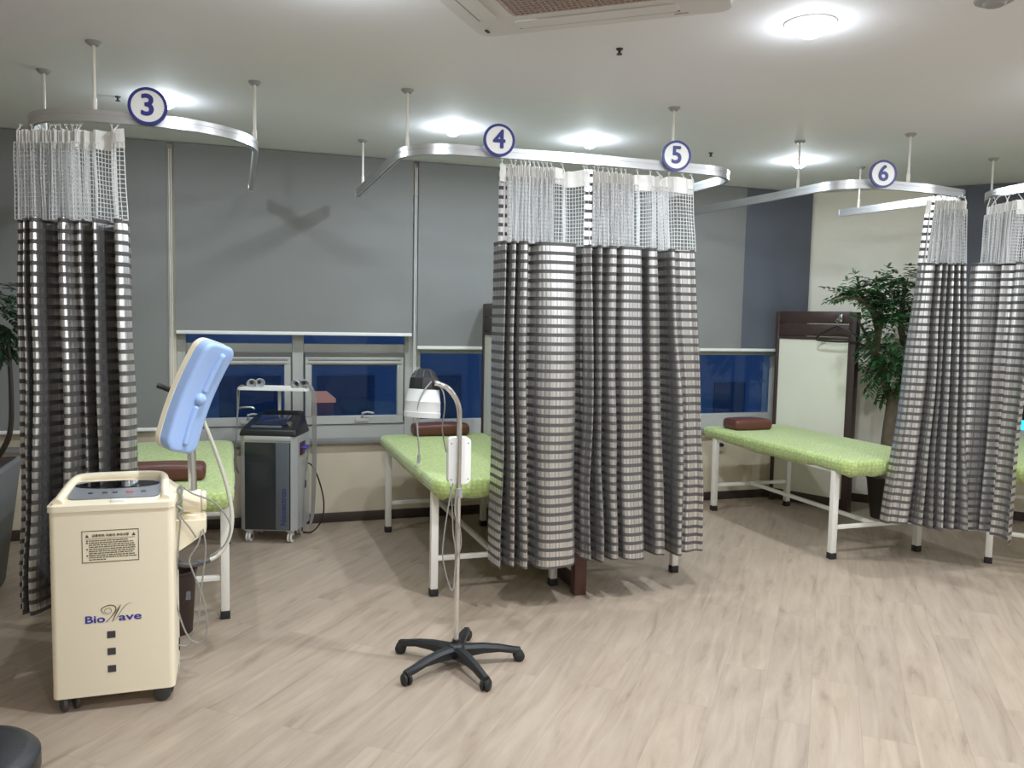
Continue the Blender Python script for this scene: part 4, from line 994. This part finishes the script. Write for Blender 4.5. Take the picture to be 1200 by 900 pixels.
for l in br:
    ps_ = spline(l, 6)
    for k, p in enumerate(ps_):
        if k < len(ps_)*.35: continue
        for _ in range(5):
            d = Vector((rr.uniform(-1, 1), rr.uniform(-1, 1), rr.uniform(-.2, .7)))
            spray(b, p, d, 5, rr.uniform(.10, .20), .052, rr)
cc = tp(1046, 405)
for _ in range(330):
    v = Vector((rr.gauss(0, 1), rr.gauss(0, 1), rr.gauss(0, 1))).normalized()*rr.uniform(.35, 1)**.5
    p = cc+Vector((v.x*.29, v.y*.24, v.z*.37)); spray(b, p, Vector((v.x, v.y, v.z*.4-.1)), 5, rr.uniform(.09, .15), .056, rr)
for (x, y), (x2, y2) in (((1000, 350), (958, 352)), ((1005, 345), (965, 340)), ((1000, 352), (980, 362)), ((1010, 342), (985, 338)), ((1030, 345), (1005, 330)), ((1060, 335), (1048, 322))):
    for k in range(3): spray(b, tp(x, y, -.1+.03*k), tp(x2, y2, -.12+.05*k)-tp(x, y, -.1), 7, .18+.03*k, .05, rr)
for _ in range(7): spray(b, tp(985+rr.uniform(-6, 6), 368, -.14), Vector((rr.uniform(-1, 1), rr.uniform(-1, .3), rr.uniform(-.9, .2))), 4, .10, .05, rr)
obj('foliage', b, 'leaf', t, 0)

TP = Vector((-1.36, 4.95, 0))
t = thing('potted_tree', 'dark leafy tree in a tall grey pot cut off at the left edge', 'potted tree', TP)
g = B().hexa([(-.17, -.17, 0), (.17, -.17, 0), (.17, .17, 0), (-.17, .17, 0)], [(-.25, -.25, .68), (.25, -.25, .68), (.25, .25, .68), (-.25, .25, .68)])
bmesh.ops.bevel(g.bm, geom=list(g.bm.edges), offset=.02, segments=3, affect='EDGES', profile=0.5); obj('pot', g, 'pot_grey', t)
obj('soil', B().box((0, 0, .68), (.45, .45, .012), bev=.004), 'soil', t)
def tl(x, y, Y): return at(x, y, Y)-TP
b = B(); b.tube([Vector((.17, -.05, .68)), tl(11, 510, 4.88), tl(13, 455, 4.88), tl(9, 400, 4.9)], lambda s: .015-.005*s, 10, 5); b.tube([(-.05, 0, .68), (0, .02, 1.0), (-.02, .05, 1.5)], lambda s: .015-.005*s, 10, 5); obj('trunk', b, 'pot_dark', t)
b = B(); cc = tl(-2, 372, 4.9)
for _ in range(130):
    v = Vector((rr.gauss(0, 1), rr.gauss(0, 1), rr.gauss(0, 1))).normalized()*rr.uniform(.2, 1)**.5
    spray(b, cc+Vector((v.x*.13-.03, v.y*.16, v.z*.19)), Vector((v.x, v.y, v.z*.4-.2)), 5, rr.uniform(.06, .10), .042, rr)
obj('foliage', b, 'leaf_dark', t, 0)

# wall socket below the right window
t = thing('wall_outlet', 'white wall socket low on the beige wall under the right window', 'wall outlet', (3.905, WY, .47))
obj('cover_plate', B().box((0, -.004, 0), (.075, .008, .115), bev=.004), 'white_plastic', t); obj('socket_face', B().cyl((0, -.008, .0), (0, -.010, .0), .021, seg=20), 'grey_flange', t)
obj('plug', B().cyl((0, -.009, 0), (0, -.035, 0), .015, seg=14), 'black_rubber', t)

# ------------------------------------------------------------------ outside: dusk street
def building(label, x, y, w, d, h, rows, cols):
    t = thing('building', label, 'building', (x, y, -9))
    obj('wall', B().box((0, 0, h/2), (w, d, h)), 'facade', t, 0)
    for i in range(cols):
        for j in range(rows): obj('window', B().box((-w/2+w*(i+.5)/cols, -d/2-.02, h*(j+.6)/rows), (w/cols*.62, .06, h/rows*.5)), 'facade_glass', t, 0)
    obj('parapet', B().box((0, 0, h+.15), (w+.3, d+.3, .3)), 'facade', t, 0)
building('blue dusk building seen through the double window', 4.2, 26, 15, 6, 12.4, 4, 6)
building('blue dusk building seen through the right fixed window', 17.5, 28, 8, 6, 11.8, 4, 4)
p = at(375, 500, 17)  # made-up block and glowing strip stand in for a pinkish reflection in the glass
t = thing('building', 'made-up low block standing for a warm reflection in the right sash', 'building', (p.x, 17, -9)); hh = at(375, 466, 17).z+9
obj('wall', B().box((0, 0, hh/2), (.38, 1.5, hh)), mat('pink_reflection', (150, 110, 116), .8, var=.1), t, 0); obj('reflection_top', B().box((0, -.1, hh+.03), (.42, 1.6, .08), bev=.01), emit('warm_reflection_glow', (255, 170, 130), .22), t)
dc = Vector((.7677, .635, -.079)); p = Vector((0, 0, 1.5))+dc*10.5
t = thing('illuminated_sign', 'cyan lit sign outside, at the right edge beyond the end curtain', 'sign', (p.x, p.y, p.z-.5), BA)
obj('sign_face', B().box((.3, .03, .5), (1.2, .02, .9)), 'cyan', t, 0); obj('sign_frame', B().box((.3, .06, .5), (1.3, .05, 1.0), bev=.01), 'black_plastic', t)
obj('sign_bar', B().box((.3, .015, .43), (1.2, .02, .18)), 'black_plastic', t, 0); obj('sign_pole', B().cyl((.3, .08, -9), (.3, .08, .2), .08), 'black_plastic', t)

# ------------------------------------------------------------------ world and colour management
w = bpy.data.worlds.new('dusk'); bpy.context.scene.world = w; w.use_nodes = True
bg = w.node_tree.nodes['Background']; bg.inputs[0].default_value = (.09, .19, .42, 1); bg.inputs[1].default_value = .42
vs = bpy.context.scene.view_settings; vs.view_transform = 'Standard'; vs.look = 'None'; vs.gamma = 1; vs.use_curve_mapping = False; vs.exposure = 0.47
sc = bpy.context.scene; sc.cycles.use_denoising = True; sc.cycles.max_bounces = 8; sc.cycles.diffuse_bounces = 5; sc.cycles.transparent_max_bounces = 12
